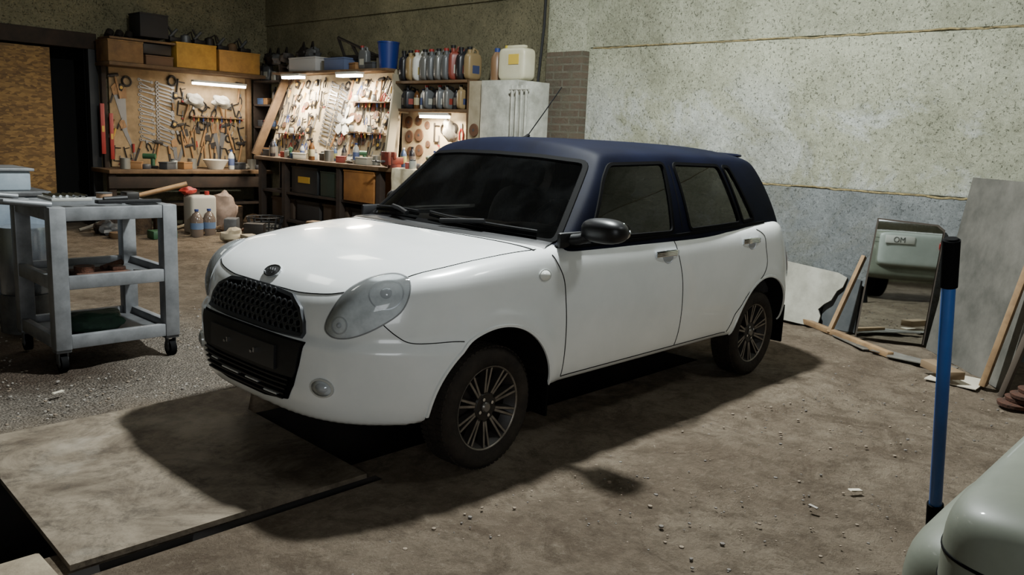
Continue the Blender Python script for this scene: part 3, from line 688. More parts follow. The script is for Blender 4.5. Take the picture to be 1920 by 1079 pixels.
# ------------------------------------------------------------------ trolley
steel=mat('grey_steel',(132,134,137),.45,.35,c2=(102,104,107),scale=7,detail=9)
steel2=mat('worn_steel',(100,102,104),.5,.5,c2=(78,78,80),scale=10)
tr=empty('trolley',(-.55,2.1,0),'grey welded steel three-tier workshop trolley on casters','trolley')
tx0,tx1,ty0,ty1=-.90,-.20,1.73,2.42
for x in (tx0,tx1-.085):
    for y in (ty0,ty1-.085):
        b=MB(); b.box(x,x+.085,y,y+.085,.13,.93,steel,.006); child('leg',b,tr)
        b=MB(); cx,cy=x+.042,y+.042; b.box(cx-.04,cx+.04,cy-.035,cy+.035,.115,.13,steel2,.003); b.cyl((cx-.018,cy,.05),(cx+.018,cy,.05),.05,rub,n=24); b.box(cx-.026,cx-.020,cy-.02,cy+.02,.045,.12,steel2); b.box(cx+.020,cx+.026,cy-.02,cy+.02,.045,.12,steel2); b.cyl((cx-.02,cy,.05),(cx+.02,cy,.05),.022,steel2,n=12); child('caster',b,tr)
for z,h in ((.852,.075),(.47,.075),(.133,.075)):
    g_=.005; a0,a1,c0,c1=tx0+g_,tx1-g_,ty0+g_,ty1-g_
    b=MB(); b.box(a0+.08,a1-.08,c0,c0+.04,z,z+h,steel,.004); b.box(a0+.08,a1-.08,c1-.04,c1,z,z+h,steel,.004); b.box(a0,a0+.04,c0+.08,c1-.08,z,z+h,steel,.004); b.box(a1-.04,a1,c0+.08,c1-.08,z,z+h,steel,.004)
    b.box(a0+.03,a1-.03,c0+.03,c1-.03,z+.02,z+.032,steel2); child('shelf',b,tr)
b=MB(); b.tube([(tx0+.03,ty0+.06,.94),(tx0-.2,ty0+.06,.965),(tx0-.24,ty0+.10,.965),(tx0-.24,ty1-.10,.965),(tx0-.2,ty1-.06,.965),(tx0+.03,ty1-.06,.94)],.018,steel,n=10); child('handle',b,tr)
wood=mat('wood_handle',(150,112,70),.6,c2=(120,86,52),scale=12)
b=MB(); b.box(-.62,-.26,1.80,1.86,.937,.957,blk,.004); b.cyl((-.58,1.83,.96),(-.45,1.83,.965),.016,blk); obj('impact_tool',b,label='long black hand tool lying on the trolley top',cat='tool')
b=MB(); b.cyl((-.30,2.1,.95),(.0,2.02,1.03),.014,wood,r1=.017); b.box(-.36,-.28,2.06,2.16,.937,.98,mat('hammer_iron',(60,58,56),.5,.7),.008); obj('hammer',b,label='hammer with pale wooden handle on the trolley',cat='hammer')
b=MB(); b.box(-.80,-.58,2.0,2.25,.937,.955,mat('tray_grey',(150,150,146),.5),.004)
for i in range(6): b.cyl((-.78+.035*i,2.02,.965),(-.78+.035*i,2.2,.965),.008,chrome,n=8)
obj('socket_tray',b,label='grey tray with a row of sockets',cat='tool tray')
b=MB(); b.cyl((-.44,2.2,.937),(-.44,2.2,.965),.045,mat('tin_tan',(150,118,90),.6),n=20); b.cyl((-.44,2.2,.965),(-.44,2.2,.970),.047,steel2,n=20); obj('tin_can',b,label='small tan tin on the trolley top',cat='can')
rust=mat('rusty_iron',(92,58,42),.85,.3,c2=(56,42,36),scale=25,bump=.3)
b=MB(); b.box(-.72,-.42,1.86,2.1,.504,.53,rust,.01); b.cyl((-.66,1.95,.53),(-.66,1.95,.565),.055,rust,n=18); b.cyl((-.55,1.98,.535),(-.42,2.02,.56),.02,rust); b.box(-.52,-.44,1.9,1.98,.53,.555,rust,.008); obj('rusty_part',b,label='rusty machined car parts on the trolley shelf',cat='car part')
b=MB(); b.cyl((-.80,1.85,.515),(-.74,1.83,.512),.010,steel2); b.lathe([(.012,0),(.022,.002),(.022,.012),(.012,.014)],steel2,c=(-.81,1.85,.505)); obj('wrench',b,label='steel wrench on the trolley middle shelf',cat='wrench')
b=MB(); b.box(-.36,-.30,1.83,2.0,.504,.512,steel2); b.tube([(-.4,1.86,.515),(-.35,1.84,.515),(-.31,1.9,.515)],.007,chrome); obj('pliers',b,label='steel pliers on the trolley middle shelf',cat='pliers')
b=MB(); b.sph((-.60,2.0,.225),(.17,.12,.055),mat('green_cloth',(28,58,42),.8,c2=(20,42,32),scale=14,bump=.6,bscale=12),n=14,e=.7,jit=.3); obj('green_case',b,label='dark green crumpled soft case on the trolley bottom shelf',cat='bag')
b=MB(); cabm=mat('pale_blue_enamel',(122,134,146),.45,c2=(98,110,124),scale=5); dbl=mat('dark_blue',(50,62,92),.5)
b.box(-1.05,-.42,3.3,3.9,.05,.86,cabm,.015); b.box(-.9,-.5,3.285,3.3,.50,.82,cabm,.004); b.box(-.9,-.5,3.285,3.3,.10,.45,dbl,.004); b.box(-1.08,-.40,3.27,3.95,.86,.895,steel2,.006)
b.box(-1.0,-.95,3.35,3.4,0,.05,rub); b.box(-.5,-.45,3.35,3.4,0,.05,rub); obj('tool_cabinet',b,label='pale blue-grey metal tool cabinet behind the trolley',cat='cabinet')
b=MB(); b.box(-.95,-.50,3.36,3.8,.896,1.03,mat('pale_enamel',(150,162,172),.4,c2=(128,140,150),scale=8),.012); b.box(-.97,-.48,3.34,3.82,1.03,1.05,steel,.004); obj('metal_case',b,label='pale blue-grey metal case on top of the cabinet',cat='case')
b=MB(); b.lathe([(0,0),(.15,0),(.155,.02),(.155,.42),(.15,.44),(0,.44)],mat('galvanised',(150,156,164),.22,.9,c2=(110,118,130),scale=3),c=(-.70,2.90,.26),n=40); b.lathe([(0,0),(.16,0),(.16,.26),(0,.26)],steel2,c=(-.70,2.90,0),n=30); obj('metal_drum',b,label='shiny galvanised metal drum behind the trolley',cat='drum')
# ------------------------------------------------------------------ jack lever
jb=mat('jack_blue',(34,92,168),.35,coat=.3,c2=(28,80,150),scale=6)
P0=Vector((.512,-2.4,.0)); P1=Vector((.208,-2.4,1.175)); dd=(P1-P0)
jk=empty('lever_bar',tuple(P0),'blue steel jack lever with black rubber grips standing upright','lever')
L3=lambda t:P0+dd*t
b=MB(); b.cyl(L3(.20),L3(.90),.0195,jb,n=24); child('shaft',b,jk)
b=MB(); b.cyl(L3(.88),L3(1.0),.0245,rub,n=24); b.cyl(L3(.997),L3(1.004),.0245,rub,r1=.018,n=24); child('grip',b,jk)
b=MB(); b.cyl(L3(0.0),L3(.245),.0255,rub,n=24); child('lower_sleeve',b,jk)
# ------------------------------------------------------------------ right wall leaning things
b=MB(); brd=mat('pale_fibreboard',(166,164,152),.85,c2=(136,134,122),scale=5)
poly=[(.02,.02),(.52,.0),(.53,.10),(.50,.15),(.54,.20),(.59,.24),(.62,.32),(.66,.36),(.68,.44),(.60,.47),(.0,.52)]
M=Matrix.Translation((4.12,.10,0))@Matrix.Rotation(radians(-90),4,'Z')@Matrix.Rotation(radians(-14),4,'X')
b.prism(poly,-.008,.008,brd,M); obj('broken_board',b,label='pale broken fibreboard with ragged edge leaning on the wall',cat='board')
b=MB(); dkp=mat('dark_panel',(60,64,66),.7,c2=(80,82,82),scale=6)
M=Matrix.Translation((4.19,-.42,0))@Matrix.Rotation(radians(-90),4,'Z')@Matrix.Rotation(radians(-8),4,'X')
b.prism([(0,0),(.28,.0),(.27,.42),(.12,.46),(.0,.30)],-.008,.008,dkp,M); obj('dark_board',b,label='dark grey plastic sheet leaning on the wall',cat='board')
mg=mat('mirror_silver',(206,212,210),.02,1.0)
th=radians(-90+22)
M=Matrix.Translation((4.03,-.775,.012))@Matrix.Rotation(th,4,'Z')@Matrix.Rotation(radians(-2.6),4,'X')
mo=empty('mirror',(4.03,-.775,.012),'frameless old rectangular mirror leaning against the concrete wall','mirror'); mo.matrix_world=M
b=MB(); b.prism([(0,0),(.46,.0),(.505,.86),(.46,.895),(.06,.915)],-.006,0.0,mg); o=obj('mirror_glass',b); o.parent=mo
b=MB(); b.prism([(-.012,-.008),(.475,-.008),(.52,.87),(.47,.907),(.05,.927)],.001,.018,mat('mirror_back',(60,52,44),.8)); o=obj('backing_board',b); o.parent=mo
b=MB(); bl=Vector((4.12,-1.27,.0));br=Vector((3.30,-1.98,.0));tl=Vector((4.255,-1.39,1.28)); tr_=br+(tl-bl); n=((br-bl).cross(tl-bl)).normalized()*.012
pm=mat('grey_panel',(106,103,97),.85,c2=(76,75,70),scale=3,detail=12,bump=.1,spec=.2)
V=[bl,br,tr_,tl,bl+n,br+n,tr_+n,tl+n]; b.add(V,[(0,1,2,3),(7,6,5,4),(0,4,5,1),(1,5,6,2),(2,6,7,3),(3,7,4,0)],pm); obj('leaning_panel',b,label='large dusty grey board leaning against the wall',cat='board')
wd=mat('bare_timber',(150,122,88),.8,c2=(122,96,68),scale=9)
def plank(p0,p1,w,t,m,label,up=(0,0,1)):
    p0=Vector(p0);p1=Vector(p1);d=p1-p0;L=d.length;z=d.normalized(); x=Vector(up).cross(z).normalized(); y=z.cross(x)
    M=Matrix.Translation(p0)@Matrix((x,y,z)).transposed().to_4x4(); b=MB(); b.box(-w/2,w/2,-t/2,t/2,0,L,m,.003,M); return obj('plank',b,label=label,cat='plank')
plank((3.26,-1.86,.02),(3.36,-2.00,.88),.07,.035,wd,'rough timber batten leaning on the grey board',(0,1,0))
plank((3.12,-2.0,.02),(3.17,-2.14,.72),.10,.03,mat('dark_batten',(82,72,62),.8),'dark weathered batten leaning on the grey board',(0,1,0))
plank((4.15,-.30,.03),(3.55,-1.20,.03),.05,.04,wd,'timber batten lying on the dirt by the wall')
plank((3.93,-.60,.02),(4.20,-.70,.62),.05,.03,wd,'short timber batten propped beside the mirror',(0,1,0))
plank((3.35,-1.50,.075),(3.15,-1.74,.075),.10,.05,mat('block_wood',(120,100,76),.8),'wooden block lying on rubble by the wall')
gs=mat('sheet_scrap',(116,112,104),.6,.2,c2=(88,84,78),scale=8)
for i in range(5):
    b=MB(); M=Matrix.Rotation(.9+i*.17,4,'Z'); b.box(-.22,.22,-.05,.05,0,.006,gs,M=M)
    obj('metal_strip',b,label='flat dusty sheet metal strip on the dirt',cat='scrap metal',group='sheet metal strips by the wall',loc=(3.78-.06*i,-.85-.14*i,.014+.003*i))
b=MB(); b.box(3.15,3.45,-1.85,-1.55,.012,.018,scr); obj('paper_sheet',b,label='dirty white paper sheet on the dirt',cat='paper')
for i in range(4):
    b=MB(); b.lathe([(.03,0),(.09,.0),(.095,.02),(.03,.03)],rust,n=20)
    obj('brake_disc',b,label='rusty brake disc beside the leaning board',cat='scrap metal',group='rusty brake discs',loc=(2.98+.03*(i%2),-2.10-.03*i,.012+.031*i))
# ------------------------------------------------------------------ parked pale car (rear end)
pc=empty('parked_car',(-.8,-3.6,0),'pale grey-green car, only its rear end standing nearby','car')
sage=mat('sage_paint_dim',(122,126,114),.5,coat=.1,c2=(108,112,100),scale=4,spec=.3)  # shaded tone of the car's single paint, for the dim near corner
sage2=mat('sage_paint_lit',(168,174,168),.4,coat=.2,c2=(156,162,156),scale=4)  # lit tone of that same paint, for the rear face in the mirror
b=MB(); b.sph((-.54,-3.45,.505),(.34,.80,.24),sage,n=36,e=.32); child('bumper',b,pc)
b=MB(); b.sph((-.63,-3.57,.66),(.47,.80,.245),sage,n=44,e=.2); child('boot_lid',b,pc)
b=MB(); b.sph((-.40,-3.57,.665),(.248,.77,.225),sage2,n=40,e=.2); child('tailgate',b,pc)
b=MB()
for zz,ex in ((.80,.0012),(.745,.0012)): b.sph((-.63,-3.57,zz),(.47+ex,.80+ex,.004),gap,n=44,e=.2)
child('panel_gap',b,pc)
b=MB(); b.sph((-.155,-3.70,.74),(.03,.14,.085),mat('tail_red',(150,14,14),.15,coat=.6),n=12,e=.7); child('tail_light',b,pc)
b=MB(); b.sph((-.195,-3.40,.56),(.025,.11,.028),mat('tail_red',(150,14,14),.15,coat=.6),n=10,e=.7); child('reflector',b,pc)
b=MB(); b.box(-.154,-.140,-3.24,-2.86,.74,.84,mat('plate_white',(200,200,194),.5),.004); pp=child('license_plate',b,pc)
b=MB(); b.cyl((-.75,-2.95,.28),(-.75,-3.12,.28),.28,rub,n=40); child('tire',b,pc)
# ------------------------------------------------------------------ tool prototypes
tm=mat('tool_steel',(112,112,114),.4,.7); td=mat('tool_dark',(44,40,38),.55,.5); red=mat('tool_red',(140,38,32),.5); yel=mat('tool_yellow',(180,142,52),.5); blu=mat('tool_blue',(40,60,118),.5); grn=mat('tool_green',(44,82,56),.5)
PR={}
def proto(n,b): PR[n]=b.mesh(n)
b=MB(); b.box(-.009,.009,-.006,0,-.18,-.02,tm); b.lathe([(.010,-.008),(.020,-.008),(.020,0),(.010,0)],tm,c=(0,0,-.01),axis='y',n=14); b.prism([(-.02,-.20),(-.008,-.19),(-.008,-.205),(.008,-.205),(.008,-.19),(.02,-.20),(.016,-.17),(-.016,-.17)],-.008,0,tm); proto('wrench',b)
b=MB(); b.cyl((0,-.015,-.02),(0,-.015,-.30),.013,wood,n=8); b.box(-.06,.045,-.03,0,-.035,.005,td,.006); b.prism([(-.09,-.02),(-.06,-.035),(-.06,.005)],-.025,-.005,td); proto('hammer',b)
for cn,cc in (('a',red),('b',yel),('c',blu)):
    b=MB(); b.cyl((0,-.014,0),(0,-.014,-.09),.014,cc,r1=.011,n=8); b.cyl((0,-.014,-.09),(0,-.014,-.21),.004,tm,n=6); b.cyl((0,-.014,.002),(0,-.014,.0),.012,td,n=8); proto('screwdriver_'+cn,b)
for cn,cc in (('a',red),('b',td),('c',blu)):
    b=MB(); b.prism([(-.012,0),(.012,0),(.016,-.05),(-.016,-.05)],-.012,0,tm); b.tube([(-.006,-.008,-.05),(-.03,-.008,-.10),(-.026,-.008,-.17)],.008,cc,n=6); b.tube([(.006,-.008,-.05),(.03,-.008,-.10),(.026,-.008,-.17)],.008,cc,n=6); proto('pliers_'+cn,b)
b=MB(); b.prism([(-.02,0),(.05,.0),(.03,-.45),(-.0,-.45)],-.004,-.002,tm); b.prism([(-.03,.0),(.06,.0),(.065,.12),(.02,.14),(-.035,.10)],-.018,0,wood); proto('hand_saw',b)
b=MB(); b.lathe([(.012,-.014),(.055,-.014),(.058,-.010),(.058,-.004),(.012,0)],mat('abrasive',(92,64,46),.9),axis='y',n=24); b.lathe([(.0,-.016),(.013,-.016),(.013,0),(0,0)],tm,axis='y',n=12); proto('grinding_disc',b)
b=MB(); b.tube([(.055*cos(t),-.012+.004*sin(3*t),-.06+.06*sin(t)) for t in np.linspace(0,2*pi,25)[:-1]],.010,td,n=6,closed=True); b.tube([(.048*cos(t),-.022,-.06+.052*sin(t)) for t in np.linspace(0,2*pi,25)[:-1]],.007,td,n=6,closed=True); proto('cable_coil',b)
b=MB(); b.box(-.012,.012,-.008,0,-.26,-.08,td); b.cyl((0,-.01,0),(0,-.01,-.09),.013,wood,n=8); proto('file',b)
b=MB(); b.tube([(-.03,-.01,0),(-.03,-.01,-.2),(.05,-.01,-.2)],.009,td,n=6); b.tube([(-.03,-.01,-.03),(.05,-.01,-.03)],.007,td,n=6); b.cyl((.045,-.01,-.23),(.045,-.01,-.13),.006,tm,n=6); b.cyl((.045,-.01,-.25),(.045,-.01,-.23),.012,red,n=8); proto('clamp',b)
b=MB(); b.box(-.035,.035,-.03,0,-.10,0,td,.006); b.lathe([(0,-.034),(.024,-.034),(.024,-.03),(0,-.03)],yel,c=(0,0,-.05),axis='y',n=16); proto('tape_measure',b)
b=MB(); b.box(-.02,.02,-.025,0,-.5,0,red,.003); b.box(-.012,.012,-.028,-.024,-.28,-.22,yel); proto('spirit_level',b)
b=MB(); b.cyl((0,-.014,0),(0,-.014,-.34),.012,wood,n=8); b.prism([(-.01,.01),(.09,.03),(.10,-.07),(-.01,-.05)],-.022,-.006,td); proto('axe',b)
lc=[(170,168,156),(140,60,48),(60,68,100),(170,154,84)]
def jug(cn,c,w=.075,d=.04,h=.25,cap=red):
    b=MB(); b.sph((0,0,h*.42),(w,d,h*.42),c,n=12,e=.45); b.cyl((-w*.45,0,h*.78),(-w*.5,0,h*.95),.018,c,n=12); b.cyl((-w*.5,0,h*.94),(-w*.51,0,h*1.02),.021,cap,n=12)
    b.tube([(-w*.2,0,h*.80),(w*.1,0,h*.97),(w*.6,0,h*.92),(w*.88,0,h*.6)],.011,c,n=7); b.box(-w*.5,w*.5,-d*1.0,-d*.96,h*.2,h*.45,mat('label_'+cn,lc[len(PR)%4],.5)); proto(cn,b)
jug('jug_grey',mat('jug_grey',(98,100,102),.35,.2)); jug('jug_black',mat('jug_black',(34,34,38),.35),cap=blk); jug('jug_beige',mat('jug_beige',(140,120,86),.4),cap=blk); jug('jug_white',mat('jug_white',(196,196,190),.4),cap=red); jug('jug_red',mat('jug_red',(124,56,44),.4),h=.27,cap=blk); jug('jug_silver',mat('jug_silver',(126,126,124),.3,.4),cap=blk)
def bott(cn,c,r=.035,h=.22,cap=red,lab=(190,190,190)):
    b=MB(); b.lathe([(0,0),(r*.9,0),(r,.01),(r,h*.65),(r*.75,h*.78),(r*.35,h*.88),(r*.35,h*.93),(0,h*.93)],c,n=16); b.lathe([(0,h*.92),(r*.42,h*.92),(r*.42,h),(0,h)],cap,n=12); b.lathe([(r*1.01,h*.2),(r*1.02,h*.21),(r*1.02,h*.55),(r*1.01,h*.56)],mat('blab_'+cn,lab,.5),n=16); proto(cn,b)
bott('bottle_dark',mat('bt_dark',(38,36,40),.3),cap=blk,lab=(96,88,80)); bott('bottle_white',mat('bt_white',(186,186,180),.4),cap=blu,lab=(80,92,130)); bott('bottle_amber',mat('bt_amber',(96,64,36),.2),cap=blk,lab=(170,160,130)); bott('bottle_red',mat('bt_red',(104,42,36),.35),cap=blk,lab=(150,140,124)); bott('spray_can',mat('bt_blue',(66,82,112),.35,.3),r=.032,h=.2,cap=mat('cap_w',(190,190,190),.4),lab=(130,130,80))
b=MB(); b.lathe([(0,0),(.04,0),(.042,.005),(.042,.08),(.034,.095),(0,.095)],mat('jar_glass',(150,152,146),.15),n=16); b.lathe([(0,.09),(.036,.09),(.036,.108),(0,.108)],tm,n=16); proto('jar',b)
b=MB(); b.lathe([(0,0),(.05,0),(.05,.11),(.052,.112),(.046,.114),(.046,.10),(0,.10)],mat('tin',(140,138,130),.4,.6),n=18); proto('tin_can',b)
for cn,c in (('a',(164,158,144)),('b',(60,62,66)),('c',(136,98,58)),('d',(62,80,112)),('e',(130,54,44))):
    b=MB(); b.box(-.08,.08,-.05,.05,0,.07,mat('sb'+cn,c,.6),.004); b.box(-.084,.084,-.054,.054,.062,.078,mat('sb'+cn,c,.6),.003); proto('small_box_'+cn,b)
b=MB(); b.sph((0,0,.03),(.11,.07,.035),mat('rag',(140,136,126),.95,c2=(108,102,92),scale=20),n=10,jit=.5,seed=2); proto('rag',b)
b=MB(); b.box(-.05,.05,-.03,.03,0,.03,td,.004); b.cyl((0,0,.03),(0,0,.13),.022,grn,n=12); b.cyl((-.1,0,.13),(.03,0,.13),.03,grn,n=12); proto('power_drill',b)
b=MB(); b.lathe([(.02,0),(.05,0),(.055,.01),(.055,.04),(.05,.05),(.02,.05)],mat('tape_roll',(60,60,64),.5),n=20); proto('tape_roll',b)
def base(n):
    for s in ('_a','_b','_c','_d','_e'):
        if n.endswith(s): return n[:-2]
    return n
LB={'wrench':('steel wrench','wrench'),'hammer':('wooden-handled hammer','hammer'),'screwdriver_a':('red-handled screwdriver','screwdriver'),'screwdriver_b':('yellow-handled screwdriver','screwdriver'),'screwdriver_c':('blue-handled screwdriver','screwdriver'),'pliers_a':('red-handled pliers','pliers'),'pliers_b':('black-handled pliers','pliers'),'pliers_c':('blue-handled pliers','pliers'),'hand_saw':('hand saw with wooden handle','saw'),'grinding_disc':('brown grinding disc','grinding disc'),'cable_coil':('dark coil of cable','cable'),'file':('dark file with wooden handle','file'),'clamp':('dark steel clamp','clamp'),'tape_measure':('black and yellow tape measure','tape measure'),'spirit_level':('red spirit level','level'),'axe':('small axe with wooden handle','axe'),
'jug_grey':('grey motor-oil jug','oil jug'),'jug_black':('black motor-oil jug','oil jug'),'jug_beige':('beige motor-oil jug','oil jug'),'jug_white':('white motor-oil jug','oil jug'),'jug_red':('dull red motor-oil jug','oil jug'),'jug_silver':('silver motor-oil jug','oil jug'),
'bottle_dark':('dark plastic bottle','bottle'),'bottle_white':('white plastic bottle','bottle'),'bottle_amber':('amber bottle with pale label','bottle'),'bottle_red':('red plastic bottle','bottle'),'spray_can':('blue spray can with white cap','spray can'),'jar':('glass jar of screws','jar'),'tin_can':('open steel tin can','can'),'small_box_a':('small pale carton','box'),'small_box_b':('small dark grey box','box'),'small_box_c':('small brown cardboard box','box'),'small_box_d':('small blue box','box'),'small_box_e':('small red box','box'),'rag':('crumpled grey rag','rag'),'power_drill':('green power drill','drill'),'tape_roll':('dark roll of tape','tape')}
def put(n,M,where,group=None):
    o=bpy.data.objects.new(base(n),PR[n]); COL.objects.link(o); o.matrix_world=M
    o['label']=LB[n][0]+' '+where; o['category']=LB[n][1]
    if group: o['group']=group
    return o
RX=lambda a:Matrix.Rotation(radians(a),4,'X'); RY=lambda a:Matrix.Rotation(radians(a),4,'Y'); RZ=lambda a:Matrix.Rotation(radians(a),4,'Z'); T=lambda *a:Matrix.Translation(a); SC=lambda s:Matrix.Scale(s,4)
# ------------------------------------------------------------------ bench A on back wall
ply=mat('plywood',(150,126,92),.75,c2=(112,92,64),scale=5,detail=10); plyc=mat('pegboard_cream',(200,182,150),.75,c2=(166,146,114),scale=4,detail=10)
shw=mat('shelf_timber',(106,82,56),.8,c2=(82,62,42),scale=8); greyb=mat('grey_board',(140,132,112),.8)
A=empty('workbench',(2.9,8.15,0),'timber workbench with plywood tool board at the back wall','workbench')
b=MB(); b.box(1.98,3.98,YB-.06,YB-.03,.80,2.10,ply); child('tool_board',b,A)
b=MB(); b.box(1.82,4.0,7.98,YB-.03,2.10,2.145,shw,.004); child('upper_shelf',b,A)
b=MB(); b.box(1.72,4.02,7.85,YB-.03,.74,.79,shw,.005); child('worktop',b,A)
b=MB(); b.box(1.72,4.0,7.88,7.91,.55,.70,dkw,.004); b.box(1.8,3.98,7.95,8.4,.30,.33,dkw); child('apron',b,A)
for x in (1.74,2.85,3.9):
    b=MB(); b.box(x,x+.09,7.92,8.0,.0,.74,dkw,.004); child('leg',b,A)
for x in (1.86,3.92):
    b=MB(); b.box(x,x+.06,YB-.14,YB-.05,.79,2.1,dkw if x<2 else shw,.004); child('upright',b,A)
gt='hanging on the plywood tool board'; gA='hand tools on the back tool board'
yA=YB-.062
for i in range(17):
    put('wrench',T(2.36+.02*(i%2),yA,1.97-.050*i)@RY(-75+rng.uniform(-8,8))@SC(1.0),gt,gA); put('wrench',T(2.60,yA,1.94-.050*i)@RY(-72+rng.uniform(-8,8))@SC(1.25),gt,gA)
put('spirit_level',T(1.84,YB-.15,1.62)@SC(1.3),'standing against the bench upright',gA); put('spirit_level',T(1.95,YB-.15,1.50)@SC(1.2),'standing against the bench upright',gA)
names=['hammer','screwdriver_b','pliers_b','file','clamp','hand_saw','screwdriver_a','axe','pliers_b','cable_coil','clamp','tape_measure','file','hammer']
for rz in (2.02,1.86,1.70,1.42,1.28,1.12):
    for x in np.arange(2.06,3.92,.098):
        if 2.2<x<2.76 and rz>1.2: continue
        if rz>1.75 and 3.0<x<3.8: continue
        put(names[rng.randint(len(names))],T(x+rng.uniform(-.03,.03),yA,rz+rng.uniform(-.05,.05))@RY(rng.uniform(-25,25))@SC(rng.uniform(.8,1.25)),gt,gA)
b=MB(); b.box(3.05,3.85,YB-.16,YB-.06,1.505,1.52,shw); obj('small_shelf',b,label='narrow timber shelf fixed on the tool board',cat='shelf')
for i,x in enumerate(np.arange(3.1,3.82,.07)): put(['screwdriver_a','screwdriver_b','screwdriver_c','file'][i%4],T(x,YB-.10,1.53)@SC(.9),'standing in the narrow shelf',gA)
for i,x in enumerate((2.0,2.14,2.28,2.42,2.55,2.68,2.82,2.95,3.5,3.62,3.74,3.86,3.95)):
    put(['tin_can','small_box_c','tape_roll','power_drill','small_box_b','jar','small_box_c','tin_can','bottle_white','small_box_b','rag','tin_can','tape_roll'][i],T(x,8.12+rng.uniform(-.1,.1),.792)@RZ(rng.uniform(-40,40))@SC(1.25),'on the back workbench top','clutter on the back workbench')
put('rag',T(3.05,8.28,1.72)@RX(70)@SC(1.4),'stuffed on the tool board','rags'); put('rag',T(3.45,8.28,1.72)@RX(60)@SC(1.4),'stuffed on the tool board','rags')
b=MB(); b.lathe([(0,0),(.10,0),(.15,.09),(.175,.13),(.168,.135),(.14,.09),(.095,.012),(0,.012)],mat('enamel_white',(210,204,190),.4),c=(3.27,8.1,.792),n=28); obj('enamel_bowl',b,label='white enamel bowl on the back workbench',cat='bowl')
def crate(name,x0,x1,y0,y1,z0,z1,m,label,cat='box',open_=False):
    e=empty(name,((x0+x1)/2,(y0+y1)/2,z0),label,cat)
    b=MB(); b.box(x0,x1,y0,y1,z0,z1-(0 if open_ else .012),m,.006); child('body',b,e)
    b=MB()
    if not open_: b.box(x0-.005,x1+.005,y0-.005,y1+.005,z1-.02,z1,m,.004)
    else:
        b.box(x0-.01,x1+.01,y0-.01,y0+.01,z1-.03,z1+.004,m,.003); b.box(x0-.01,x1+.01,y1-.01,y1+.01,z1-.03,z1+.004,m,.003); b.box(x0-.01,x0+.01,y0,y1,z1-.03,z1+.004,m,.003); b.box(x1-.01,x1+.01,y0,y1,z1-.03,z1+.004,m,.003)
    child('lid' if not open_ else 'rim',b,e); return e
cb1=mat('box_brown',(122,92,58),.8,c2=(94,70,44),scale=7); cb2=mat('box_yellow',(180,138,54),.7,c2=(150,112,42),scale=7); cb3=mat('box_orange',(168,126,60),.7,c2=(136,100,48),scale=7)
crate('wooden_box',1.82,2.26,8.0,8.4,2.147,2.42,cb1,'brown wooden box on the upper shelf')
crate('cardboard_box',2.30,2.66,8.02,8.3,2.147,2.27,mat('box_dull',(92,68,48),.8),'low brown cardboard box on the upper shelf')
crate('wooden_box',2.70,3.26,8.0,8.4,2.147,2.48,cb2,'yellow-painted wooden box on the upper shelf')
crate('wooden_box',3.30,3.92,8.0,8.4,2.147,2.44,cb3,'orange-brown wooden box on the upper shelf')
crate('equipment_case',2.25,2.62,8.05,8.4,2.50,2.80,mat('box_dark',(30,28,30),.8),'black case stacked above the upper shelf')
b=MB(); b.box(1.85,2.7,8.02,8.42,2.43,2.455,shw)
for i in range(3): b.cyl((1.9+.12*i,8.2,2.46),(1.95+.12*i,8.25,2.53),.05,td,n=12)
b.box(2.28,2.66,8.05,8.35,2.28,2.42,td,.02); obj('machine_part',b,label='dark machine parts piled on the boxes',cat='machine part')
for i in range(7):
    b=MB(); x=2.75+.17*i; z0=2.485 if x<3.28 else 2.445
    if i%2: b.lathe([(.02,0),(.07,0),(.075,.02),(.06,.10),(.02,.12)],[td,steel2,shw][i%3],n=14); b.tube([(0,0,.1),(.08,0,.16),(.12,.02,.05)],.012,td)
    else: b.box(-.08,.08,-.08,.08,0,.06,td,.01); b.cyl((-.05,0,.06),(.06,.02,.17),.02,steel2); b.cyl((.02,0,.05),(-.06,.02,.2),.012,td)
    obj('spare_part',b,label='dark metal spare part piled on a wooden box',cat='car part',group='spare parts on the boxes',loc=(x,8.2,z0))
Kc=empty('corner_shelf',(4.12,8.0,0),'dark timber corner shelf full of boxes between the workbenches','shelf')
for z in (1.02,1.42,1.74,2.08):
    b=MB(); b.box(4.02,4.28,7.66,8.38,z-.025,z,dkw); child('shelf',b,Kc)
for y in (7.64,8.36):
    b=MB(); b.box(4.02,4.28,y,y+.02,0,2.3,dkw); child('upright',b,Kc)
for z in (1.02,1.42,1.74,2.08):
    for j,y in enumerate((7.76,7.95,8.14,8.28)): put(['small_box_c','tin_can','small_box_d','jug_grey','small_box_e','bottle_dark','small_box_b'][int(z*10+j*2)%7],T(4.13,y,z+.002)@RZ(-90+rng.uniform(-15,15))@SC(1.15),'on the dark corner shelf','boxes on the corner shelf')
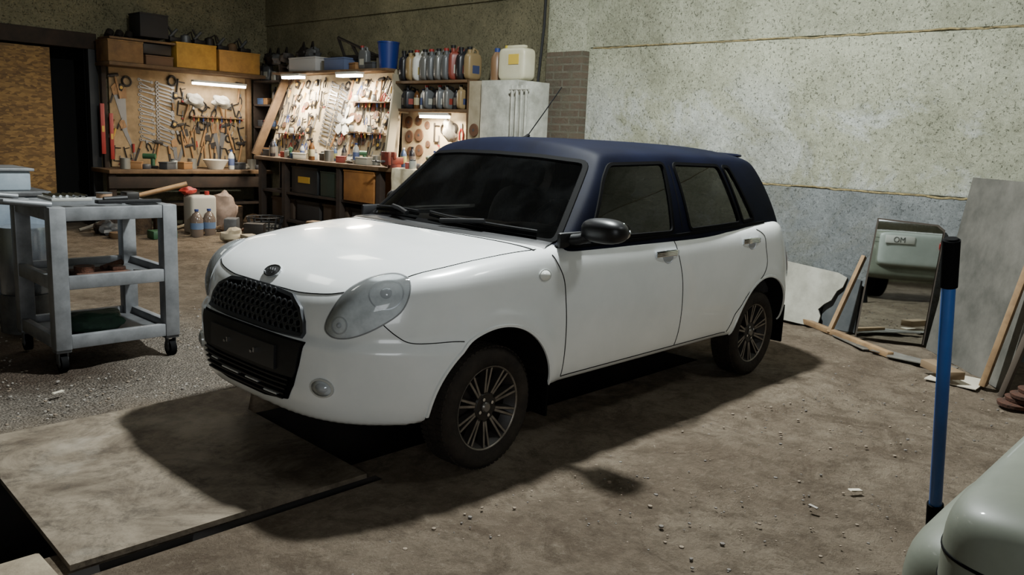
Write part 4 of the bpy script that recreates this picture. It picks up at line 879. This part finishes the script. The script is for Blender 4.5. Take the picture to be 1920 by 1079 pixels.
# ------------------------------------------------------------------ bench B
B=empty('workbench',(3.9,5.6,0),'long timber workbench with cream pegboard along the side wall','workbench')
b=MB(); b.box(3.48,4.28,3.35,7.42,.97,1.02,shw,.005); child('worktop',b,B)
b=MB(); b.box(3.52,4.2,3.4,7.3,.55,.58,dkw); child('shelf',b,B)
b=MB(); b.box(3.52,4.2,3.4,7.3,.18,.21,dkw); child('shelf',b,B)
for y in (3.45,4.60,5.4,6.65,7.25):
    for x in (3.5,4.12):
        b=MB(); b.box(x,x+.08,y,y+.08,0,.97,dkw,.004); child('leg',b,B)
b=MB(); b.box(4.2,4.22,3.4,7.3,.0,.97,dkw); child('back_panel',b,B)
ang=degrees(atan2(.30,1.12))
b=MB(); V=[(3.83,4.72,1.02),(3.83,7.62,1.02),(4.13,7.50,2.14),(4.13,5.0,2.14)]; V+= [(x+.015,y,z) for x,y,z in V]; b.add(V,[(0,1,2,3)[::-1],(4,5,6,7),(0,4,5,1)[::-1],(3,2,6,7),(1,5,6,2)[::-1],(0,3,7,4)[::-1]],plyc); child('pegboard',b,B)
for (a,c) in (((3.62,7.62,1.02),(4.08,7.52,2.16)),((3.62,4.62,1.02),(4.05,4.98,2.14))):
    a=Vector(a);c=Vector(c);z=(c-a).normalized();x=Vector((0,1,0)).cross(z).normalized()*-1; y=z.cross(x); M=Matrix.Translation(a)@Matrix((x,y,z)).transposed().to_4x4()
    b=MB(); b.box(-.06,.06,-.02,.02,0,(c-a).length,shw if a.y>6 else greyb,.004,M); child('side_board',b,B)
b=MB(); b.box(3.85,4.28,4.98,7.55,2.14,2.17,shw,.004); child('upper_shelf',b,B)
gB='hand tools on the cream pegboard'; gbt='hanging on the cream pegboard'
nm2=['wrench','pliers_b','hammer','screwdriver_b','wrench','grinding_disc','clamp','pliers_c','pliers_a','cable_coil','file','tape_measure','wrench','file','clamp']
def onB(y,z,n,spin=0,s=1,wh=gbt,g=gB):
    t=(z-1.02)/1.12; x=3.82+.30*t; return put(n,T(x,y,z)@RZ(-90)@RX(-ang)@RY(spin)@SC(s),wh,g)
for rz in (2.07,1.92,1.76,1.60,1.43,1.27):
    for y in np.arange(4.95,7.52,.098):
        if 6.05<y<6.55 and rz>1.2: continue
        onB(y+rng.uniform(-.03,.03),rz+rng.uniform(-.04,.04),nm2[rng.randint(len(nm2))],rng.uniform(-20,20),rng.uniform(.75,1.05))
for i in range(16): onB(6.44,2.04-.052*i,'wrench',-78+rng.uniform(-8,8),1.0); onB(6.20,2.01-.052*i,'wrench',-72+rng.uniform(-8,8),1.15)
b=MB(); fw=mat('fan_white',(206,204,196),.4)
for i in range(5):
    M=Matrix.Rotation(2*pi*i/5,4,'Y'); b.add([(-.02,-.02,.03),(.03,-.03,.03),(.07,-.04,.13),(.05,-.03,.19),(-.03,-.015,.19),(-.04,-.01,.12)],[(0,1,2,3,4,5),(5,4,3,2,1,0)],fw,M)
b.lathe([(0,-.045),(.04,-.04),(.045,0),(0,0)],fw,axis='y',n=20); obj('fan_impeller',b,label='white plastic fan impeller hanging on the pegboard',cat='fan',M=T(3.93,5.9,1.52)@RZ(-90)@RX(-ang))
for y0,y1,z in ((6.8,7.4,1.34),(5.05,5.75,1.40),(5.1,5.8,1.78)):
    b=MB(); t=(z-1.02)/1.12; x=3.82+.3*t; b.box(x-.09,x,y0,y1,z-.012,z,shw); obj('small_shelf',b,label='narrow wooden tool ledge fixed on the pegboard',cat='shelf',group='tool ledges')
    for i,y in enumerate(np.arange(y0+.04,y1,.075)): put(['screwdriver_a','file','screwdriver_c','jar','screwdriver_b'][i%5],T(x-.05,y,z+.005)@RZ(-90)@SC(.8),'on a narrow pegboard ledge',gB)
cl=['jar','tin_can','small_box_a','small_box_d','bottle_white','power_drill','rag','jar','small_box_e','tape_roll','bottle_dark','tin_can','spray_can','small_box_b','jar','bottle_amber']
for i,y in enumerate(np.arange(3.5,7.35,.085)):
    put(cl[i%16],T(rng.uniform(3.56,3.78),y,1.022)@RZ(-90+rng.uniform(-50,50))@SC(rng.uniform(.85,1.25)),'on the long workbench top','clutter on the long workbench')
# pale cloth draped over the bench end, seen through the car windows
b=MB(); cl_m=mat('bench_cloth',(206,196,170),.9,c2=(176,164,136),scale=9,bump=.4,bscale=10); V=[];F=[]; ncl=24
for j in range(9):
    for i in range(ncl+1):
        y=3.38+.95*i/ncl; w_=.012*sin(i*1.3)+.008*sin(i*2.9+j)
        if j<3: V.append((3.62-.045*j,y,1.026+.003*sin(i*.9)))
        else: V.append((3.465+w_-.004*(j-3),y,1.02-.055*(j-3)-(.02*sin(i*.7) if j==8 else 0)))
for j in range(8):
    for i in range(ncl): a=j*(ncl+1)+i; F.append((a,a+1,a+ncl+2,a+ncl+1))
b.add(V,F,cl_m); obj('cloth',b.mesh('cloth',80),label='pale cloth draped over the end of the workbench',cat='cloth')
for i,y in enumerate(np.arange(5.1,7.45,.17)):
    if 5.9<y<6.4 or y>6.5 or y<5.25: continue
    put(['small_box_a','tin_can','small_box_b','jug_grey','small_box_c','rag','small_box_d'][i%7],T(4.0,y,2.172)@RZ(-90+rng.uniform(-20,20))@SC(1.15),'on the shelf above the pegboard','clutter above the pegboard')
crate('carton_box',3.9,4.2,6.55,7.2,2.175,2.36,mat('carton_white',(166,164,164),.7),'white carton above the pegboard'); crate('carton_box',3.9,4.2,5.9,6.35,2.175,2.33,mat('carton_blue',(80,92,124),.7),'blue carton above the pegboard')
for i in range(6):
    b=MB(); b.sph((0,0,.07),(.10,.11,.08),td if i%2 else steel2,n=8,jit=.5,seed=i*3); b.tube([(-.05,-.1,.05),(0,.02,.22),(.02,.1,.12)],.015,td,n=6); obj('spare_part',b,label='dark metal spare part piled above the benches',cat='car part',group='spare parts above the benches',loc=(4.1,6.9+.22*i,2.36 if i<2 else (2.175 if i<3 else 2.31)))
b=MB(); b.lathe([(0,0),(.105,0),(.13,.30),(.135,.30),(.135,.315),(.12,.315),(.1,.02),(0,.02)],mat('bucket_blue',(26,48,116),.4),c=(4.0,5.13,2.172),n=28); b.tube([(4.0,5.13-.13,2.47),(3.9,5.13,2.40),(4.0,5.13+.13,2.47)],.004,tm); obj('bucket',b,label='dark blue plastic bucket above the pegboard',cat='bucket')
b=MB()
for a,c in (((4.05,6.25,2.6),(4.05,5.35,2.32)),((4.05,6.1,2.35),(4.05,5.4,2.34)),((4.05,6.25,2.6),(4.05,6.1,2.35)),((4.05,5.95,2.5),(4.05,5.8,2.34)),((4.05,6.4,2.345),(4.05,5.3,2.30))): b.tube([a,c],.022,td,n=6)
obj('steel_bracket',b,label='dark triangular steel bracket on top of the shelf',cat='bracket')
tcs=crate('tool_case',3.54,3.95,5.95,6.55,.582,.93,mat('case_black',(30,32,34),.5),'black tool case with yellow latch under the workbench'); b=MB(); b.box(3.53,3.54,6.12,6.38,.72,.80,yel); child('latch',b,tcs)
crate('tool_case',3.54,3.95,5.50,5.88,.582,.90,mat('case_green',(38,52,44),.6),'dark green case under the workbench')
crate('drawer_box',3.50,3.95,4.72,5.32,.582,.95,mat('box_amber',(158,106,52),.7,c2=(130,86,42),scale=6),'amber plywood drawer box under the workbench')
for i in range(4): crate('storage_crate',3.60,3.95,4.75+.62*i,5.28+.62*i,.212,.48,mat('crate%d'%(i%2),[(44,40,38),(66,52,40)][i%2],.8),'dark storage crate on the bottom bench shelf',open_=True)
b=MB(); vm=mat('vise_red',(120,48,36),.5,c2=(80,40,34),scale=12); b.cyl((3.56,4.42,1.02),(3.56,4.42,1.06),.08,vm,n=20); b.box(3.48,3.66,4.37,4.47,1.06,1.14,vm,.01); b.box(3.50,3.54,4.35,4.49,1.12,1.2,vm,.008); b.box(3.42,3.46,4.35,4.49,1.05,1.2,vm,.008); b.cyl((3.3,4.42,1.09),(3.48,4.42,1.09),.014,tm); b.cyl((3.31,4.34,1.09),(3.31,4.50,1.09),.007,tm); obj('bench_vise',b,label='red cast bench vise at the workbench edge',cat='vise')
R=empty('shelf_unit',(4.1,4.3,1.02),'timber shelf unit for oil jugs above a tool panel','shelf')
b=MB(); b.box(4.13,4.15,3.60,5.0,1.02,2.02,plyc); child('tool_panel',b,R)
for z in (1.70,2.02):
    b=MB(); b.box(3.92,4.28,3.62,4.90,z-.03,z,shw,.003); child('shelf',b,R)
b=MB(); b.box(3.92,4.28,3.60,3.63,1.02,2.02,shw); child('side_board',b,R)
b=MB(); b.box(3.90,4.2,4.88,4.92,1.65,2.1,greyb,.003); child('side_board',b,R)
seq=['jug_black','jug_beige','jug_white','jug_silver','jug_grey','jug_silver','jug_grey','jug_red','jug_black','jug_beige']
for i,n in enumerate(seq): put(n,T(4.05,4.82-.125*i,2.022)@RZ(rng.uniform(-30,10))@SC(1.38),'on the upper oil shelf','oil jugs on the upper shelf')
for i in range(11): put(['bottle_dark','jug_black','bottle_amber','bottle_white','jug_grey','bottle_dark','jug_grey','jug_silver','bottle_dark','jug_beige','bottle_red'][i],T(4.03,4.84-.115*i,1.702)@RZ(rng.uniform(-30,10))@SC(1.05),'on the lower oil shelf','bottles on the lower shelf')
for i,(y,z,s) in enumerate([(4.86,1.55,1.2),(4.68,1.57,1.0),(4.84,1.38,1.25),(4.66,1.40,1.3),(4.82,1.2,1.0),(4.65,1.22,1.2),(4.52,1.52,.8),(4.5,1.3,.7)]): put('grinding_disc',T(4.128,y,z)@RZ(-90)@SC(s),'hanging on the tool panel','grinding discs on the tool panel')
for y,n in ((4.35,'clamp'),(4.2,'cable_coil'),(4.05,'cable_coil'),(3.92,'pliers_a'),(3.8,'hand_saw')): put(n,T(4.128,y,1.55)@RZ(-90)@SC(1.1),'hanging on the tool panel','tools on the tool panel')
put('rag',T(4.08,4.1,1.45)@RX(70)@RZ(-90)@SC(1.4),'hanging on the tool panel')
cabw=mat('old_white_enamel',(186,186,176),.6,c2=(140,140,130),scale=6,detail=10)
Kb=empty('metal_cabinet',(4.0,2.96,0),'old white metal cabinet beside the brick column','cabinet')
b=MB(); b.box(3.85,4.18,2.80,3.34,.05,2.0,cabw,.006); child('body',b,Kb)
b=MB(); b.box(3.835,3.85,2.92,3.31,.1,1.95,cabw,.005); child('door',b,Kb)
b=MB(); b.box(3.80,3.835,2.95,2.97,1.1,1.25,steel2,.004); child('handle',b,Kb)
b=MB(); b.box(3.9,4.25,3.36,3.58,1.1,2.0,mat('door_pale',(160,150,128),.75,c2=(136,126,104),scale=6),.004); b.box(3.92,4.2,3.36,3.58,1.02,1.1,dkw); obj('wall_cupboard',b,label='small pale plywood cupboard beside the oil shelves',cat='cupboard')
put('grinding_disc',T(3.895,3.47,1.48)@RZ(-90)@SC(1.2),'fixed on the plywood cupboard')
rd=empty('radiator',(3.8,2.7,0),'old white ribbed radiator standing beside the cabinet','radiator')
for i in range(4):
    b=MB(); b.box(3.78,3.81,2.62+.065*i,2.645+.065*i,1.0,1.94,cabw,.010); child('rib',b,rd)
b=MB(); b.cyl((3.79,2.60,1.04),(3.79,2.86,1.04),.012,cabw); b.cyl((3.79,2.60,1.90),(3.79,2.86,1.90),.012,cabw); b.box(3.83,4.1,2.60,2.78,.0,1.98,cabw,.004); child('casing',b,rd)
jw=mat('canister_white',(206,202,176),.4,c2=(196,190,160),scale=5)
J=empty('canister',(4.0,2.98,2.0),'large white plastic canister with yellow label on the cabinet','canister')
b=MB(); b.sph((4.0,2.98,2.165),(.10,.19,.165),jw,n=20,e=.3); b.box(3.97,4.03,2.86,3.10,2.33,2.36,jw,.01); child('body',b,J)
b=MB(); b.cyl((4.0,3.12,2.30),(4.0,3.12,2.36),.028,mat('cap_yellow',(190,170,60),.5),n=16); child('cap',b,J)
b=MB(); b.box(3.893,3.90,2.86,3.0,2.16,2.26,mat('label_yellow',(206,176,70),.6)); child('label',b,J)
b=MB(); b.lathe([(0,0),(.06,0),(.065,.02),(.065,.24),(.03,.30),(0,.30)],mat('bt_brown',(120,92,66),.4),c=(4.0,3.27,2.0),n=20); b.cyl((4.0,3.27,2.30),(4.0,3.27,2.34),.03,blu,n=14); obj('plastic_bottle',b,label='brown plastic bottle with blue cap on the cabinet',cat='bottle')
# ------------------------------------------------------------------ floor clutter at back
cw_=mat('canister_dull',(170,166,156),.6)
for x,y in ((2.42,6.95),(2.60,6.98)):
    b=MB(); b.lathe([(0,0),(.075,0),(.08,.01),(.08,.22),(.05,.29),(.022,.31),(.022,.33),(0,.33)],mat('pet_water',(104,92,84),.15,coat=.5),n=20); b.lathe([(0,.325),(.026,.325),(.026,.35),(0,.35)],blu,n=12); b.lathe([(.081,.10),(.082,.10),(.082,.18),(.081,.18)],mat('pet_label',(90,110,140),.5),n=20)
    obj('plastic_bottle',b,label='plastic bottle with blue label on the dirt',cat='bottle',group='bottles on the floor',loc=(x,y,0))
J=empty('canister',(2.62,7.25,0),'white plastic canister standing on the floor by the bench','canister'); b=MB(); b.box(2.45,2.80,7.15,7.4,.0,.50,cw_,.04); child('body',b,J); b=MB(); b.cyl((2.72,7.27,.50),(2.72,7.27,.55),.03,red); child('cap',b,J)
b=MB(); b.sph((2.48,7.3,.555),(.10,.09,.05),mat('bag_red',(160,50,42),.5),n=10,jit=.5,seed=5); obj('plastic_bag',b,label='crumpled red plastic bag on the canister',cat='bag')
b=MB(); b.sph((3.02,7.4,.25),(.18,.16,.27),mat('bag_pink',(138,118,106),.7,c2=(106,90,80),scale=8),n=12,jit=.45,seed=9); obj('sack',b,label='dull pink bulging sack beside the canister',cat='sack')
for i,(x,y,r,h) in enumerate([(2.15,7.25,.12,.36),(2.25,7.6,.10,.30),(1.95,7.5,.13,.42),(3.35,7.7,.1,.3)]):
    b=MB(); b.lathe([(0,0),(r,0),(r*.96,h*.5),(r,h),(0,h)],mat('log_bark',(92,72,52),.9,c2=(60,46,34),scale=14,bump=.5),n=16); b.lathe([(0,h),(r*.92,h),(r*.9,h+.004),(0,h+.004)],wood,n=16); obj('log',b,label='short upright chopped log under the bench',cat='log',group='logs under the bench',loc=(x,y,0))
b=MB(); b.box(1.85,2.15,6.9,7.1,0,.10,grn,.01); obj('green_box',b,label='low green plastic box on the dirt',cat='box')
b=MB(); bs=mat('basket_black',(28,28,30),.6); bx,by=3.18,6.6
for i in range(14):
    a=2*pi*i/14; b.tube([(bx+.17*cos(a),by+.14*sin(a),.02),(bx+.24*cos(a),by+.20*sin(a),.26)],.010,bs,n=5)
for rr,z in ((.17,.02),(.195,.10),(.215,.18),(.24,.26)): b.tube([(bx+rr*cos(t),by+rr*.83*sin(t),z) for t in np.linspace(0,2*pi,25)[:-1]],.009,bs,n=5,closed=True)
b.lathe([(0,.01),(.16,.01),(.16,.02),(0,.02)],bs,c=(bx,by,0)); obj('basket',b,label='black plastic basket on the dirt floor',cat='basket')
cols=[td,shw,steel2,mat('bag_grey',(120,114,104),.9),dkw,mat('fleck',(150,140,120),.9),rust]
spots=[(x,y) for y in (4.8,5.1,5.4,5.7,6.0,6.95) for x in (2.62,2.9,3.2)]+[(x,7.70) for x in (1.62,2.62,2.9,3.12,3.62,3.85)]+[(3.5,7.0),(3.5,7.25),(2.55,6.3),(2.75,6.62),(2.86,6.32),(1.6,7.2),(1.55,7.5),(1.5,7.95)]
for i,(x,y) in enumerate(spots):
    x+=rng.uniform(-.02,.02);y+=rng.uniform(-.02,.02)
    b=MB(); t=i%4; m_=cols[i%7]
    if t==0: b.box(-.12,.12,-.08,.08,0,.12+.1*(i%3),m_,.01,RZ(i*37)); lab,nm_='dusty box in the clutter beside the bench','scrap_box'
    elif t==1: b.lathe([(.05,0),(.13,0),(.14,.03),(.13,.07),(.05,.07)],m_,n=18); lab,nm_='dusty hub lying in the clutter','scrap_hub'
    elif t==2: b.sph((0,0,.08),(.13,.10,.09),m_,n=8,jit=.6,seed=i); lab,nm_='dusty bundle in the clutter beside the bench','cloth_bundle'
    else: b.tube([(-.13,0,.03),(0,.03,.06),(.13,-.02,.12)],.02,m_,n=7); lab,nm_='dusty pipe offcut in the clutter','pipe_offcut'
    obj(nm_,b,label=lab,cat='scrap',group='clutter by the benches',loc=(x,y,0.0))
# ------------------------------------------------------------------ lamps and added fill lights
warm=emat('lamp_warm',(255,244,224),40)
def alight(loc,sx,sy,e,c,rot=(0,0,0)):
    l=bpy.data.lights.new('area','AREA'); l.shape='RECTANGLE'; l.size=sx; l.size_y=sy; l.energy=e; l.color=c
    o=bpy.data.objects.new('lamp_and_fill_light',l); COL.objects.link(o); o.location=loc; o.rotation_euler=rot; return o
def fixture(x0,x1,y0,y1,z,m,label,e,c):
    L_=empty('lamp',((x0+x1)/2,(y0+y1)/2,z),label,'lamp'); b=MB(); b.box(x0,x1,y0,y1,z,z+.03,mat('lamp_case',(190,190,184),.5),.004); child('housing',b,L_)
    b=MB(); b.box(x0+.01,x1-.01,y0+.01,y1-.01,z-.03,z,m,.004); child('tube',b,L_); a=alight((0,0,0),x1-x0,y1-y0,e,c); a.parent=L_; a.location=(0,0,-.045)
fixture(3.74,3.86,6.70,7.15,2.10,warm,'bright warm tube lamp over the pegboard',68,(1,.89,.70))
fixture(3.74,3.86,5.42,5.87,2.10,warm,'bright warm tube lamp over the pegboard',68,(1,.89,.70))
fixture(3.92,3.99,3.95,4.45,1.63,warm,'warm tube lamp under the oil shelf',34,(1,.86,.64))
fixture(2.98,3.78,8.12,8.20,1.98,warm,'long tube lamp on the back tool board',12,(1,.94,.84))
alight((1.25,0.0,4.1),.24,.24,560,(.94,1.0,.98))
l=alight((-3.4,-5.4,1.9),2.6,1.6,78,(.92,.97,1.0)); d_=Vector((.8,-.5,.7))-Vector((-3.4,-5.4,1.9)); l.rotation_euler=d_.to_track_quat('-Z','Y').to_euler()  # added low fill light behind the camera, brightens the car's near side
alight((2.4,-3.4,4.2),.6,.6,44,(.95,1.0,.95),(0,radians(25),0))  # added fill light to brighten the right wall
alight((-.8,3.8,4.2),1.0,1.0,28,(.98,1.0,.90))  # added ambient light for the rear left floor, no fixture
alight((2.6,5.0,4.25),.8,.8,24,(1,.98,.82))  # added ambient light to lift the wall above the long bench
w=bpy.data.worlds.new('w'); bpy.context.scene.world=w; w.use_nodes=True; w.node_tree.nodes['Background'].inputs[0].default_value=(.5,.55,.6,1); w.node_tree.nodes['Background'].inputs[1].default_value=.03
cu=bpy.data.curves.new('txt','FONT'); cu.body='MO'; cu.size=.10; cu.extrude=.001; ot=bpy.data.objects.new('plate_lettering',cu); COL.objects.link(ot); cu.materials.append(blk)
ot.matrix_world=T(-.138,-3.12,.755)@RZ(90)@RX(90); bpy.context.view_layer.update()
mt=bpy.data.meshes.new_from_object(ot.evaluated_get(bpy.context.evaluated_depsgraph_get())); Mw=ot.matrix_world.copy(); bpy.data.objects.remove(ot); mt.transform(Mw); child('plate_lettering',mt,pp)
# ------------------------------------------------------------------ camera
C=np.array([-2.398,-3.112,1.406]);FO=1546.
yaw,pitch,roll=radians(43.23),radians(-10.22),radians(2.62)
cf=np.array([cos(pitch)*cos(yaw),cos(pitch)*sin(yaw),sin(pitch)])
r0=np.array([sin(yaw),-cos(yaw),0]); u0=np.cross(r0,cf)
cr=cos(roll)*r0+sin(roll)*u0; cu_=-sin(roll)*r0+cos(roll)*u0
cam=bpy.data.cameras.new('camera'); cam.sensor_width=36; cam.lens=FO/1920*36; cam.clip_start=.02
c=bpy.data.objects.new('camera',cam); COL.objects.link(c)
c.matrix_world=Matrix(((cr[0],cu_[0],-cf[0],C[0]),(cr[1],cu_[1],-cf[1],C[1]),(cr[2],cu_[2],-cf[2],C[2]),(0,0,0,1)))
bpy.context.scene.camera=c
